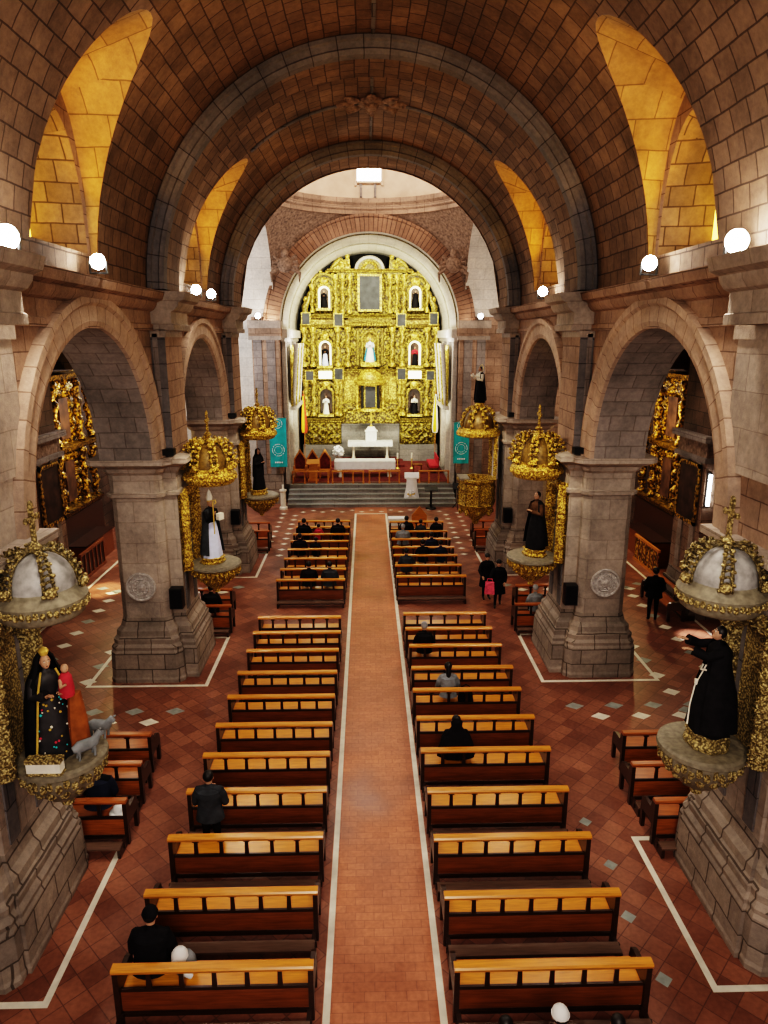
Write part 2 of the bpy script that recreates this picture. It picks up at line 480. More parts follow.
# entablature with breaks over the pilasters
def entablature(s, name):
    m = MB()
    prof = [(0, 9.18), (.10, 9.18), (.10, 9.32), (.05, 9.34), (.05, 9.62), (.14, 9.66), (.22, 9.76), (.24, 9.84), (.38, 9.90), (.42, 10.02), (.44, 10.08), (0, 10.14)]
    def run(y0, y1, off):
        pts = [(s*(WX-off-d), z) for d, z in prof]; pts[0] = (s*(WX+.02), prof[0][1]); pts[-1] = (s*(WX+.02), prof[-1][1])
        if s > 0: pts = pts[::-1]
        m.prism(pts, y0, y1, 'stone_wall' if off < .3 else 'stone_pier', 'y')
    prev = -3
    for yc in PC:
        run(prev, yc-.78, 0); run(yc-.8, yc+.8, .5); prev = yc+.78
    run(prev, YC-CA, 0)
    return struct(m.build(name, smooth=25, recalc=True), 'stone cornice along the nave wall')
entablature(-1, 'trim_%d' % tn); tn += 1
entablature(1, 'trim_%d' % tn); tn += 1

# nave vault with lunettes
def lun_top(v, W, sill): 
    q = max(0., 1-abs(v/W)**2.1)
    return sill+(R(47.5)-sill)*q**.62
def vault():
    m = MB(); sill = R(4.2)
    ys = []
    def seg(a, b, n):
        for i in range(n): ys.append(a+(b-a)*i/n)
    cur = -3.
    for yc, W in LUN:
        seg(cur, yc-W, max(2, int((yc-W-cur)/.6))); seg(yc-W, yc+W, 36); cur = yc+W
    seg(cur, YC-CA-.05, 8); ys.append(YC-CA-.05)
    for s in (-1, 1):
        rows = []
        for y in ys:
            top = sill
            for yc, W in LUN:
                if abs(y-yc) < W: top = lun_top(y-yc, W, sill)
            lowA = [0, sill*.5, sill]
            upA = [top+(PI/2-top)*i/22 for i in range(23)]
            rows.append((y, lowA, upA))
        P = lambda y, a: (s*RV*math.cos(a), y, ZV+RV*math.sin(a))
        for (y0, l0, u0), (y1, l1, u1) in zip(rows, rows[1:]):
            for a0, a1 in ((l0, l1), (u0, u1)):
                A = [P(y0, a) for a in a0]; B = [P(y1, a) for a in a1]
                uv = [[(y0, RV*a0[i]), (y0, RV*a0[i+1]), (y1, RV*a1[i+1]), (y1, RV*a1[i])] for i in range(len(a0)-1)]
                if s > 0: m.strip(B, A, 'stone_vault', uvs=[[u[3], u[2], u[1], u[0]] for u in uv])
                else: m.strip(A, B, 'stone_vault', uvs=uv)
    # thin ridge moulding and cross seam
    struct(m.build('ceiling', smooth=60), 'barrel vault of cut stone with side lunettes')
vault()
for i, (yc, W) in enumerate(LUN):
    for s in (-1, 1):
        m = MB(); n = 28
        vs = [W*(-math.cos(PI*j/n)) for j in range(n+1)]
        def ring_vault():
            sill = R(4.2)
            lo = [(s*RV*math.cos(sill), yc+v, ZV+RV*math.sin(sill)) for v in vs]
            hi = []
            for v in vs[::-1]:
                a = lun_top(v, W, sill); hi.append((s*RV*math.cos(a), yc+v, ZV+RV*math.sin(a)))
            return lo+hi[1:-1]
        def ring_flat(x, hw, z0, z1, p, y0):
            lo = [(s*x, y0+hw*v/W, z0) for v in vs]
            hi = [(s*x, y0+hw*v/W, z0+.02+(z1-z0)*max(0, 1-abs(v/W)**p)**(1/p if p > 2 else .5)) for v in vs[::-1]]
            return lo+hi[1:-1]
        r0 = ring_vault(); r1 = ring_flat(5.62, 1.40, 10.5, 13.45, 2.6, yc+.04)
        r2 = ring_flat(5.64, 1.30, 10.52, 12.95, 2.6, yc+.04); r3 = ring_flat(6.6, 1.12, 10.85, 12.6, 3., yc)
        for A, B, mat in ((r0, r1, 'lunette_lit_stone'), (r1, r2, 'stone_wall'), (r2, r3, 'stone_vault')):  # cheeks yellowed as if lit, inner reveal darkened as if shaded
            m.strip(A, B, mat, closed=True)
        w = struct(m.build('window_%d' % (2*i+(s > 0)+1), smooth=30), 'deep splayed lunette window lit golden')
        g = MB(); g.add(r3, [tuple(range(len(r3)))], 'window_yellow'); g.build('pane', w, smooth=0)
        f = MB()
        for q in (-.5, 0., .5): f.box((s*6.56-.02, yc-.02+q-.02, 10.95), (s*6.56+.02, yc-.02+q+.02, 12.5-abs(q)*.4), 'black_metal')
        for q in (11.4, 11.9): f.box((s*6.56-.02, yc-.95, q-.02), (s*6.56+.02, yc+.9, q+.02), 'black_metal')
        f.build('glazing_bar', w, smooth=0)

# transverse ribs
def rib(y0, y1, ri, ro, zc, n, name, mat='stone_dark'):
    m = MB(); K = 48
    prof = [(ro, y0+.12), (ro-.05, y0+.02), (ro-.14, y0), (ro-.17, y0+.06), (ro-.30, y0+.06), (ro-.34, y0+.02), (ri, y0+.06), (ri, y0+.34), (ri, y1-.06), (ro-.05, y1), (ro, y1)]
    rings = [[(rr*math.cos(PI*i/K), y, zc+rr*math.sin(PI*i/K)) for i in range(K+1)] for rr, y in prof]
    for j, (A, B) in enumerate(zip(rings, rings[1:])):
        a = prof[j]; b = prof[j+1]
        uv = [[(a[1], 5.2*PI*i/K), (a[1], 5.2*PI*(i+1)/K), (b[1], 5.2*PI*(i+1)/K), (b[1], 5.2*PI*i/K)] for i in range(K)]
        m.strip(A, B, mat if j < 7 else 'stone_vault', uvs=uv)
    struct(m.build(name, smooth=30, recalc=False), 'dark moulded stone rib across the vault')
rib(PC[1]-.8, PC[1]+.75, 5.08, 5.52, ZV, 0, 'trim_%d' % tn); tn += 1
rib(PC[2]-.75, YC-CA, 5.05, 5.52, ZV, 0, 'trim_%d' % tn); tn += 1
# ridge seam and cross seam with carved boss, halfway along the second bay
m = MB()
m.box((-.045, -3, ZV+RV-.04), (.045, YC-CA, ZV+RV+.02), 'stone_dark')
K = 40
for rr, yy in ((RV-.03, 22.35),):
    m.tube([(rr*math.cos(PI*i/K), yy, ZV+rr*math.sin(PI*i/K)) for i in range(11, K-10)], .045, 'stone_dark', 6)
struct(m.build('trim_%d' % tn, smooth=40), 'thin seam mouldings on the vault'); tn += 1
b = thing('ceiling_boss', 'carved stone rosette at the crown of the vault', 'boss', (0, 22.35, ZV+RV-.02))
mb = MB()
mb.lathe([(.0, -.20), (.16, -.17), (.22, -.08), (.42, -.05), (.44, .02)], 'carved_stone', seg=24)
mb.build('rosette', b)
for j in range(8):
    a = PI*j/4; l = MB()
    c = (.62*math.cos(a)*1.25, .55*math.sin(a)); 
    l.X = Matrix.Translation((c[0], c[1], -.05)) @ Matrix.Rotation(a, 4, 'Z')
    l.ball((0, 0, 0), (.30, .17, .09), 'carved_stone', 10, 6); l.ball((.16, 0, -.05), (.10, .09, .07), 'carved_stone', 8, 5)
    l.build('leaf', b)
for s in (-1, 1):
    g = MB(); a = R(44.5)
    c = (s*RV*math.cos(a)*.99, 19.78, ZV+RV*math.sin(a)*.99)
    g.X = Matrix.Translation(c) @ Matrix.Rotation(s*R(45.5), 4, 'Y')
    g.box((-.34, -.42, -.02), (.34, .42, .06), 'carved_stone')
    for q in range(4): g.box((-.30, -.36+q*.2, -.05), (.30, -.26+q*.2, -.01), 'stone_dark')
    tag(g.build('ceiling_vent'), 'dark square stone grille set in the %s slope of the vault' % ('left' if s < 0 else 'right'), 'vent')

# ---- pillars
def cross_pts(dx0, dx1, dy, px, pdy):
    """half-cruciform plan of a pillar on the right side: body dx0..dx1, pilaster face px"""
    c = .16
    return [(dx0+c, -dy), (dx1-c, -dy), (dx1, -dy+c), (dx1, dy-c), (dx1-c, dy), (dx0+c, dy), (dx0, dy-c), (dx0, pdy), (px, pdy), (px, -pdy), (dx0, -pdy), (dx0, -dy+c)]
def stack(m, s, levels, mat, body=False, face=PX, pdy=.72):
    """levels: (z, grow) lofted outline"""
    w0 = max(WX-.02, face+.06)
    base = cross_pts(w0, WB-.02, PH, face, pdy) if not body else [(w0, -PH), (WB-.02, -PH), (WB-.02, PH), (w0, PH)]
    def ring(z, g):
        cx = 6.0; out = []
        for x, y in base:
            out.append((s*(x+(g if x > cx else -g)), y+(g if y > 0 else -g), z))
        return out
    rings = [ring(z, g) for z, g in levels]
    for A, B in zip(rings, rings[1:]):
        if s > 0: m.strip(A, B, mat, closed=True)
        else: m.strip(B, A, mat, closed=True)
    n = len(base); m.add(rings[-1], [tuple(range(n)) if s > 0 else tuple(range(n))[::-1]], mat)
    return m
pw = ['nearest the camera', 'in the middle of the row', 'at the far end near the altar']
for s in (-1, 1):
    for i, yc in enumerate(PC):
        side = 'left' if s < 0 else 'right'; fx = (PX0 if s < 0 else PX0R) if i == 0 else PX
        p = thing('stone_pillar', 'grey stone pillar on the %s of the nave, %s' % (side, pw[i]), 'pillar', (0, yc, 0), group='nave pillars')
        p['kind'] = 'structure'
        m = stack(MB(), s, [(0, .33), (.10, .34), (.16, .32), (.86, .30), (.92, .27), (1.0, .28), (1.08, .22), (1.2, .23), (1.28, .16), (1.42, .15), (1.52, .06), (1.75, .0)], 'stone_base', face=fx)
        m.build('base', p, smooth=0)
        m = stack(MB(), s, [(1.7, 0), (5.2, -.01)], 'stone_pier', face=fx)
        # slim mouldings along the corners
        for yy in (-.42, .42): m.box((min(s*fx, s*(fx-.03)), yy-.14, 1.8), (max(s*fx, s*(fx-.03)), yy+.14, 5.0), 'stone_dark')
        m.build('shaft', p, smooth=0)
        if i == 0:
            a, b2 = sorted((s*5.42, s*5.56))
            m = MB(); m.box((a, -.9, 7.0), (b2, 1.3, 9.18), 'stone_pier'); m.box((min(s*fx, s*(fx+.12)), -.9, 5.2), (max(s*fx, s*(fx+.12)), 1.2, 7.0), 'stone_pier'); m.box((a-.05, -.95, 8.98), (b2+.05, 1.36, 9.2), 'stone_pier'); m.build('upper_pilaster', p, smooth=0)
        m = stack(MB(), s, [(5.02, .0), (5.05, .08), (5.14, .09), (5.17, .02), (5.62, .02), (5.70, .10), (5.80, .14), (5.86, .28), (5.93, .40), (6.06, .40), (6.07, .05)], 'stone_pier', body=(i == 0), face=fx)
        m.build('capital', p, smooth=0)
        if i == 0: continue
        # upper pilaster to the cornice
        m = MB()
        a, b2 = sorted((s*PX, s*(WX+.05)))
        m.box((a, -.75, 6.05), (b2, .75, 9.3), 'stone_wall')
        m.box((a, -.78, 6.05), (b2, -.749, 9.3), 'stone_dark')
        xs = sorted((s*(PX+.18), s*(PX+.30))); m.box((xs[0], -.80, 6.2), (xs[1], -.779, 9.1), 'stone_soffit')
        m.box((a-.03, -.80, 9.02), (b2+.03, .78, 9.2), 'stone_pier')
        m.build('upper_pilaster', p, smooth=0)
        if i == 1:
            q = MB(); q.X = Matrix.Translation((s*6.18, -PH-.0, 2.62)) @ Matrix.Rotation(R(90), 4, 'X')
            q.lathe([(.0, .05), (.10, .06), (.13, .03), (.20, .03), (.22, .05), (.25, .02), (.33, .02), (.35, .06), (.38, .06), (.40, .0)], 'medallion_stone', seg=28, caps=False)
            for j in range(12):
                t = PI*j/6; q.ball((.17*math.cos(t), .17*math.sin(t), .03), (.035, .035, .03), 'medallion_stone', 6, 4)
                q.ball((.29*math.cos(t), .29*math.sin(t), .02), (.04, .04, .03), 'medallion_stone', 6, 4)
            q.ball((0, .02, .04), (.09, .11, .05), 'medallion_stone', 10, 6)
            q.build('medallion', p, smooth=40)

# ---- crossing: pendentives, drum, dome
m = MB()
for qx in (-1, 1):
    for qy in (-1, 1):
        for half in (0, 1):
            def fn(u, v, half=half):
                t = u  # 0 at wall mid .. 1 at the corner
                z0 = math.sqrt(max(0, 1-t*t)); z = z0+(1-z0)*v
                rho = math.sqrt(max(0, 2-z*z)); a = math.atan(t)
                x, y = rho*math.cos(a), rho*math.sin(a)
                if half: x, y = y, x
                return (qx*x*CA, YC+qy*y*CA, ZS+z*CA)
            fl = (qx*qy > 0) ^ (half == 1)
            m.grid(fn, 16, 14, 'carved_stone', flip=fl)
pend = struct(m.build('ceiling_pendentives', smooth=60), 'carved brown stone pendentives under the dome')
m = MB()
m.lathe([(CA+.02, 15.14), (CA-.06, 15.16), (CA-.08, 15.34), (CA-.18, 15.42), (CA-.20, 15.56), (CA-.34, 15.68), (CA-.38, 15.82), (CA-.40, 15.88), (CA-.1, 15.94)], 'stone_wall', (0, YC, 0), 64, caps=False)
struct(m.build('trim_%d' % tn, smooth=25), 'ring cornice under the dome'); tn += 1
m = MB()
m.lathe([(CA-.1, 15.9), (CA-.1, 18.9)]+[((CA-.1)*math.cos(PI/2*i/12), 18.9+4.2*math.sin(PI/2*i/12)) for i in range(1, 13)], 'dome_plaster', (0, YC, 0), 64, caps=False)
struct(m.build('ceiling_dome', smooth=60), 'plastered dome and drum over the crossing')
m = MB(); yy = YC+CA-.16
for q in (-1, 1): m.box((min(q*.60, q*.74), yy-.12, 16.5), (max(q*.60, q*.74), yy+.03, 17.9), 'dome_plaster'); m.box((min(q*.30, q*.42)-.05, yy-.07, 15.95), (max(q*.30, q*.42)-.05, yy+.03, 16.62), 'stone_soffit')
m.box((-.60, yy-.2, 16.60), (.60, yy+.03, 16.70), 'dome_plaster')
w = struct(m.build('window_5', smooth=0), 'bright window in the drum of the dome')
g = MB(); g.box((-.6, yy-.06, 16.72), (.6, yy-.03, 17.6), 'skylight_glow'); g.build('pane', w, smooth=0)
# carved reliefs of the pendentives over the altar arch
for s in (-1, 1):
    X = Matrix.Translation((s*4.3, YC+4.15, 12.6))
    m = MB(); m.X = X; m.ball((0, -.1, .55), (.2, .2, .26), 'carved_stone', 10, 8); m.ball((0, -.05, .05), (.42, .25, .42), 'carved_stone', 12, 8); m.build('relief_bust', pend)
    for sg in (-1, 1):
        for j in range(4):
            m = MB(); m.X = X; m.tube([(sg*.25, 0, .2-.1*j), (sg*(.55+.06*j), -.05, .45-.28*j), (sg*(.62+.03*j), 0, .25-.36*j)], [.12, .1, .03], 'carved_stone', 6); m.build('relief_scroll', pend)

# ---- wall with the apse arch, apse
m = MB(); y0 = YC+CA; n = 40
A = [(-AR*math.cos(PI*i/n), AZ+AR*math.sin(PI*i/n)) for i in range(n+1)]
m.strip([(x, y0, z) for x, z in A], [(x, y0, 15.6) for x, z in A], 'stone_wall')
for s in (-1, 1):
    a, b = sorted((s*AR, s*6.3)); m.box((a, y0, 0), (b, y0+.3, 15.6), 'stone_wall')
    a, b = sorted((s*6.3, s*(XOUT+.3))); m.box((a, y0, 0), (b, y0+.3, 15.6), 'white_stone' if s < 0 else 'stone_wall')  # left side whitened to look brightly lit, right side left brown
struct(m.build('wall_far', smooth=0), 'wall around the altar arch')
m = MB(); K = 44
prof = [(AR, 0), (AR, .20), (AR+.70, .20), (AR+.72, .26), (AR+.86, .26), (AR+.88, 0)]
rings = [[(-rr*math.cos(PI*i/K), y0-d, AZ+rr*math.sin(PI*i/K)) for i in range(K+1)] for rr, d in prof]
for j, (A, B) in enumerate(zip(rings, rings[1:])):
    uv = [[(j*.3, 4.9*PI*i/K), (j*.3, 4.9*PI*(i+1)/K), (j*.3+.3, 4.9*PI*(i+1)/K), (j*.3+.3, 4.9*PI*i/K)] for i in range(K)]
    m.strip(A, B, 'white_stone' if j == 0 else 'brick_arch', uvs=uv)
struct(m.build('trim_%d' % tn, smooth=25), 'brown brick ring around the altar arch'); tn += 1
m = MB(); y1 = 47.7
A = [(-AR*math.cos(PI*i/n), AZ+AR*math.sin(PI*i/n)) for i in range(n+1)]
L = [PI*AR*i/n for i in range(n+1)]
m.strip([(x, y0, z) for x, z in A], [(x, y1, z) for x, z in A], 'white_stone', uvs=[[(y0, L[i]), (y0, L[i+1]), (y1, L[i+1]), (y1, L[i])] for i in range(n)])
struct(m.build('ceiling_apse', smooth=60), 'pale stone barrel over the altar')
m = MB(); m.tube([(x*.995, y0+4.2, AZ+(z-AZ)*.995) for x, z in A], .06, 'shelf_wood', 6)
m.tube([(x*.995, y0+.5, AZ+(z-AZ)*.995) for x, z in A], .05, 'gold_pale', 6)
struct(m.build('trim_%d' % tn), 'gilded seam on the pale altar barrel'); tn += 1
m = MB()
for s in (-1, 1):
    a, b = sorted((s*AR, s*(AR+.4))); m.box((a, y0+.02, 0), (b, y1, AZ), 'white_stone')
    a, b = sorted((s*AR, s*(AR-.22))); m.box((a, y0+.05, AZ-.75), (b, y1-1.6, AZ-.55), 'white_stone'); 
    a, b = sorted((s*AR, s*(AR-.35))); m.box((a, y0+.05, AZ-.55), (b, y1-1.6, AZ-.1), 'white_stone')
    for q in range(3):
        a, b = sorted((s*AR, s*(AR-.22))); m.box((a, y0+.3+q*2.6, .95), (b, y0+.9+q*2.6, AZ-.75), 'white_stone')
struct(m.build('wall_apse_sides', smooth=0), 'pale stone side walls of the apse')
m = MB(); m.box((-AR-.4, y1, 0), (AR+.4, y1+.3, 15), 'shade_column_black'); struct(m.build('wall_apse_back', smooth=0))  # near-black colour stands in for the shadow behind the altarpiece
# responds carrying the altar arch
for s in (-1, 1):
    m = MB()
    a, b = sorted((s*(AR+.02), s*6.25)); m.box((a, y0-.45, 0), (b, y0, 9.2), 'stone_wall')
    m.box((a, y0-.5, 0), (b, y0, 1.7), 'stone_base')
    for q in range(2):
        c = sorted((s*(AR+.25+q*.7), s*(AR+.7+q*.7))); m.box((c[0], y0-.5, 1.7), (c[1], y0-.45, 8.9), 'stone_soffit')
    a, b = sorted((s*(AR-.1), s*6.4)); m.box((a, y0-.6, 8.9), (b, y0, 9.1), 'stone_pier'); m.box((a-.0, y0-.55, 9.1), (b, y0, 9.5), 'stone_wall'); m.box((a, y0-.85, 9.5), (b, y0, 9.9), 'stone_pier')
    struct(m.build('trim_%d' % tn, smooth=0), 'stone pilaster beside the altar arch'); tn += 1

# ---- transepts and aisles
for s in (-1, 1):
    nm = 'left' if s < 0 else 'right'
    m = MB(); K = 24
    def tv(x): return [(s*x, YC-CA*math.cos(PI*i/K), ZS+CA*math.sin(PI*i/K)) for i in range(K+1)]
    m.strip(tv(CA) if s > 0 else tv(XOUT), tv(XOUT) if s > 0 else tv(CA), 'white_stone')
    struct(m.build('ceiling_transept_%s' % nm, smooth=60), 'pale barrel over the side transept')
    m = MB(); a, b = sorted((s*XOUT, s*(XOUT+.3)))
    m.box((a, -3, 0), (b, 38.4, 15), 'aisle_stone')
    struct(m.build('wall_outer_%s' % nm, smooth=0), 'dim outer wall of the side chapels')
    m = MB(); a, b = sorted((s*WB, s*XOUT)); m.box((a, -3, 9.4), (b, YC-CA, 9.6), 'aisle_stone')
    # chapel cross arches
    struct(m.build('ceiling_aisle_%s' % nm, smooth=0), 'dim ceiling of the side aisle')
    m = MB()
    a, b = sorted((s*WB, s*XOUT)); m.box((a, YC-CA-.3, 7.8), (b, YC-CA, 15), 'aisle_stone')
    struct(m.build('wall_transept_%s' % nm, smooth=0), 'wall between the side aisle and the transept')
    # chapel pillar with cornice bands
    t = thing('chapel_pillar', 'pinkish stone pier between two dim side chapels on the %s' % nm, 'pillar', (s*11.3, 22.0, 0), group='chapel piers'); t['kind'] = 'structure'
    m = MB(); m.box((-.95, -1.1, 0), (.95, 1.1, .9), 'stone_base'); m.box((-.9, -1.0, .9), (.9, 1.0, 1.3), 'stone_base', .95); m.build('base', t, smooth=0)
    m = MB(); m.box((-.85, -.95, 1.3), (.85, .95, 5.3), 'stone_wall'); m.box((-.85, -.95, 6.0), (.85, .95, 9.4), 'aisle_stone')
    for q in (-.5, .35): m.box((-.9, q-.15, 1.4), (-.85, q+.15, 5.2), 'stone_pier'); m.box((.85, q-.15, 1.4), (.9, q+.15, 5.2), 'stone_pier')
    m.build('shaft', t, smooth=0)
    m = MB(); m.box((-1.0, -1.1, 5.2), (1.0, 1.1, 5.36), 'stone_soffit'); m.box((-.92, -1.02, 5.36), (.92, 1.02, 5.85), 'carved_stone'); m.box((-1.1, -1.2, 5.85), (1.1, 1.2, 6.05), 'stone_soffit'); m.build('capital', t, smooth=0)

# ---- sanctuary platform
m = MB(); SF = .95
ysteps = [36.75, 37.15, 37.55, 37.95, 38.35]
for j, ya in enumerate(ysteps):
    z0, z1 = SF*j/5, SF*(j+1)/5
    m.box((-4.55, ya, 0), (4.7, ya+.41 if j < 4 else 47.7, z1), 'step_stone')
    m.box((-4.57, ya-.03, z1-.035), (4.72, ya+.1, z1+.004), 'grey_marble')
struct(m.build('floor_sanctuary', smooth=0), 'grey stone steps up to the altar floor')
m = MB(); m.box((-4.5, 38.8, SF), (4.5, 45.95, SF+.012), 'carpet_red')
o = m.build('carpet', smooth=0); tag(o, 'dark red carpet covering the altar floor', 'carpet')
m = MB(); m.box((-2.4, 43.6, SF+.012), (2.2, 45.95, SF+.16), 'carpet_red'); m.box((-2.1, 44.1, SF+.16), (1.9, 45.95, SF+.30), 'carpet_red')
o = m.build('altar_steps', smooth=0); tag(o, 'red carpeted steps in front of the high altar', 'steps')
# ---------------------------------------------------------------- pews
def make_pew(name, label, width, nslot, wood, brown, loc, group):
    """origin at the foot of the backrest; sitters look along +y"""
    t = thing(name, label, 'bench', loc, group=group); h = width/2
    m = MB(); m.prism([(-.07, .86), (.06, .86), (.065, .90), (.05, .925), (-.06, .925), (-.08, .90)], -h-.02, h+.02, wood, 'x'); m.build('top_rail', t, smooth=0)
    m = MB(); m.box((-h, .005, .49), (h, .04, .54), 'pew_dark'); m.build('back_rail', t, smooth=0)
    for k in range(1, nslot):
        x = -h+width*k/nslot; m = MB()
        m.box((x-.055, -.005, .79), (x+.055, .035, .865), 'pew_dark'); m.box((x-.034, 0, .55), (x+.034, .03, .80), 'pew_dark', .8)
        m.build('spindle', t, smooth=0)
    m = MB(); m.prism([(.035, .46), (.49, .47), (.50, .445), (.49, .43), (.035, .42)], -h+.02, h-.02, wood, 'x'); m.build('seat', t, smooth=0)
    m = MB(); m.box((-h+.04, .008, .17), (h-.04, .03, .505), brown); m.build('back_board', t, smooth=0)
    for s in (-1, 1):
        x = s*(h-.02); m = MB()
        m.prism([(-.05, 0), (.03, 0), (.03, .38), (.44, .38), (.44, 0), (.52, 0), (.53, .46), (.50, .62), (.42, .66), (.12, .68), (.06, .90), (-.05, .90)], x-.035, x+.035, 'pew_dark', 'x')
        m.build('end_panel', t, smooth=0)
    m = MB(); m.box((-h+.03, -.42, .17), (h-.03, -.22, .205), 'kneeler_wood'); m.build('kneeler', t, smooth=0)
    m = MB(); m.box((-h, -.24, .07), (h, -.20, .17), 'pew_dark')
    for s in (-1, 1): m.box((s*(h-.05)-.03, -.41, 0), (s*(h-.05)+.03, -.02, .17), 'pew_dark')
    m.build('kneeler_frame', t, smooth=0)
    m = MB(); m.box((-h, .0, .08), (h, .035, .13), 'pew_dark'); m.build('stretcher', t, smooth=0)
    return t
LY = [7.48, 8.76, 9.95, 11.17, 12.3, 13.41, 14.62, 15.81, 17.07, 18.23, 19.32]
LX = [(-3.60, -.97), (-3.56, -1.0), (-3.54, -.99), (-3.53, -1.0), (-3.49, -1.0), (-3.47, -1.0), (-3.45, -1.0), (-3.43, -.99), (-3.42, -1.0), (-3.43, -.99), (-3.45, -1.02)]
RY = [7.40, 8.61, 9.84, 11.08, 12.37, 13.59, 14.84, 15.97, 17.27, 18.4, 19.52]
RX = [(.94, 3.56), (.94, 3.56), (.90, 3.51), (.90, 3.48), (.88, 3.48), (.88, 3.44), (.88, 3.42), (.92, 3.46), (.94, 3.42), (.90, 3.36), (.90, 3.38)]
FLY = [22.62, 23.76, 25.0, 26.2, 27.3, 28.35, 29.5, 30.5]
FRY = [22.9, 24.1, 25.3, 26.35, 27.5, 28.7, 30.3]
proto = make_pew('wooden_pew', '', 2.56, 6, 'pew_orange', 'pew_brown', (0, 0, 0), '')
first = True
def place(x0, x1, y, label, group, src, w0, rz=0.):
    global first
    if src is proto and first: o = proto; first = False
    else: o = dup(src)
    o.location = ((x0+x1)/2, y, 0); o.scale = ((x1-x0)/w0, 1, 1); o.rotation_euler = (0, 0, rz)
    o['label'] = label; o['group'] = group
    return o
def ordn(i, n): return 'nearest' if i == 0 else ('farthest' if i == n-1 else ORD[i])
for side, YS, XS in (('left', LY, LX), ('right', RY, RX)):
    for i, (y, (a, b)) in enumerate(zip(YS, XS)):
        q = {0: 'nearest the camera', 10: 'last before the gap'}.get(i, '%s row counted from the camera' % ORD[i])
        place(a, b, y, 'orange wooden pew %s of the centre aisle, rear block, %s' % (side, q), 'rear pews %s of the aisle' % side, proto, 2.56)
for side, YS, a, b in (('left', FLY, -3.33, -.99), ('right', FRY, .83, 3.25)):
    n = len(YS)
    for i, y in enumerate(YS):
        q = {0: 'first row after the gap', n-1: 'row closest to the altar'}.get(i, '%s row after the gap' % ORD[i])
        place(a, b, y, 'wooden pew %s of the centre aisle, front block, %s' % (side, q), 'front pews %s of the aisle' % side, proto, 2.56)
place(.9, 3.5, 5.93, 'pew at the very bottom edge of the photo, right of the aisle', 'rear pews right of the aisle', proto, 2.56)
sp = make_pew('side_pew', '', 1.5, 3, 'side_pew_wood', 'side_pew_wood', (0, 0, 0), '')
SIDE = [(-1, 10.94, 4.60, 'left', 'beside the near shrine, closest of three', 'near'), (-1, 12.07, 4.68, 'left', 'behind the near shrine, middle of three', 'near'), (-1, 13.1, 4.80, 'left', 'behind the near shrine, farthest of three', 'near'),
        (1, 10.7, 4.98, 'right', 'beside the near shrine, closest of three', 'near'), (1, 11.8, 4.98, 'right', 'behind the near shrine, middle of three', 'near'), (1, 12.9, 5.2, 'right', 'behind the near shrine, farthest of three', 'near'),
        (-1, 20.3, 4.48, 'left', 'past the middle pillar, closest of two', 'middle'), (-1, 21.75, 4.72, 'left', 'past the middle pillar, farther of two', 'middle'),
        (1, 20.2, 4.45, 'right', 'past the middle pillar, closest of two', 'middle'), (1, 21.9, 4.83, 'right', 'past the middle pillar, farther of two', 'middle'),
        (-1, 28.9, 4.46, 'left', 'past the far pillar, closest of two', 'far'), (-1, 30.3, 4.62, 'left', 'past the far pillar, farther of two', 'far'),
        (1, 28.9, 4.50, 'right', 'below the pulpit, closest of two', 'far'), (1, 30.4, 4.62, 'right', 'below the pulpit, farther of two', 'far')]
for i, (s, y, xi, side, where, g) in enumerate(SIDE):
    a, b = sorted((s*xi, s*(xi+1.5)))
    o = sp if i == 0 else dup(sp)
    o.location = ((a+b)/2, y, 0)
    o['label'] = 'short reddish pew on the %s nave edge, %s' % (side, where); o['group'] = 'short side pews'
o = dup(sp, (10.1, 21.9, 0), R(90), 'dark wooden bench along the white floor strip in the right aisle', 'aisle benches'); o.scale = (1.5, 1, 1)
# ---------------------------------------------------------------- statues
def fingers(m, c, d, up, k, mat):
    """a palm and five curled fingers at c pointing along d"""
    d = Vector(d).normalized(); up = Vector(up).normalized(); sd = d.cross(up).normalized(); c = Vector(c)
    m.tube([c-d*.02*k, c+d*.03*k, c+d*.075*k], [.022*k, .034*k, .032*k], mat, 8, flat=.55)
    for i, l in enumerate((.055, .066, .06, .045)):
        b = c+d*.07*k+sd*(.024-.016*i)*k
        m.tube([b, b+d*l*.5*k-up*.006*k, b+d*l*k-up*.022*k], [.0085*k, .008*k, .006*k], mat, 6)
    b = c+d*.02*k+sd*.03*k
    m.tube([b, b+sd*.022*k+d*.02*k, b+sd*.026*k+d*.05*k-up*.01*k], [.0105*k, .0095*k, .007*k], mat, 6)
def head_mesh(m, c, k, yaw=0., pitch=0., skin='skin'):
    """small head facing +x"""
    X = m.X.copy(); m.X = X @ Matrix.Translation(c) @ Matrix.Rotation(yaw, 4, 'Z') @ Matrix.Rotation(-pitch, 4, 'Y') @ Matrix.Scale(k, 4)
    m.ball((0, 0, .0), (.088, .076, .115), skin, 14, 10)
    m.ball((.035, 0, -.06), (.05, .045, .05), skin, 10, 6)
    m.tube([(.075, 0, .025), (.105, 0, -.018), (.084, 0, -.03)], [.008, .015, .008], skin, 6)
    for s in (-1, 1):
        m.ball((.074, s*.03, .018), (.013, .014, .009), 'ivory', 6, 4); m.ball((.084, s*.03, .018), (.005, .006, .006), 'hair_black', 6, 4)
        m.ball((.072, s*.031, .042), (.012, .02, .005), 'hair_black', 6, 4)
        m.ball((0, s*.077, 0), (.018, .008, .03), skin, 6, 4)
    m.ball((.08, 0, -.055), (.008, .022, .007), 'carpet_red', 6, 4)
    m.X = X
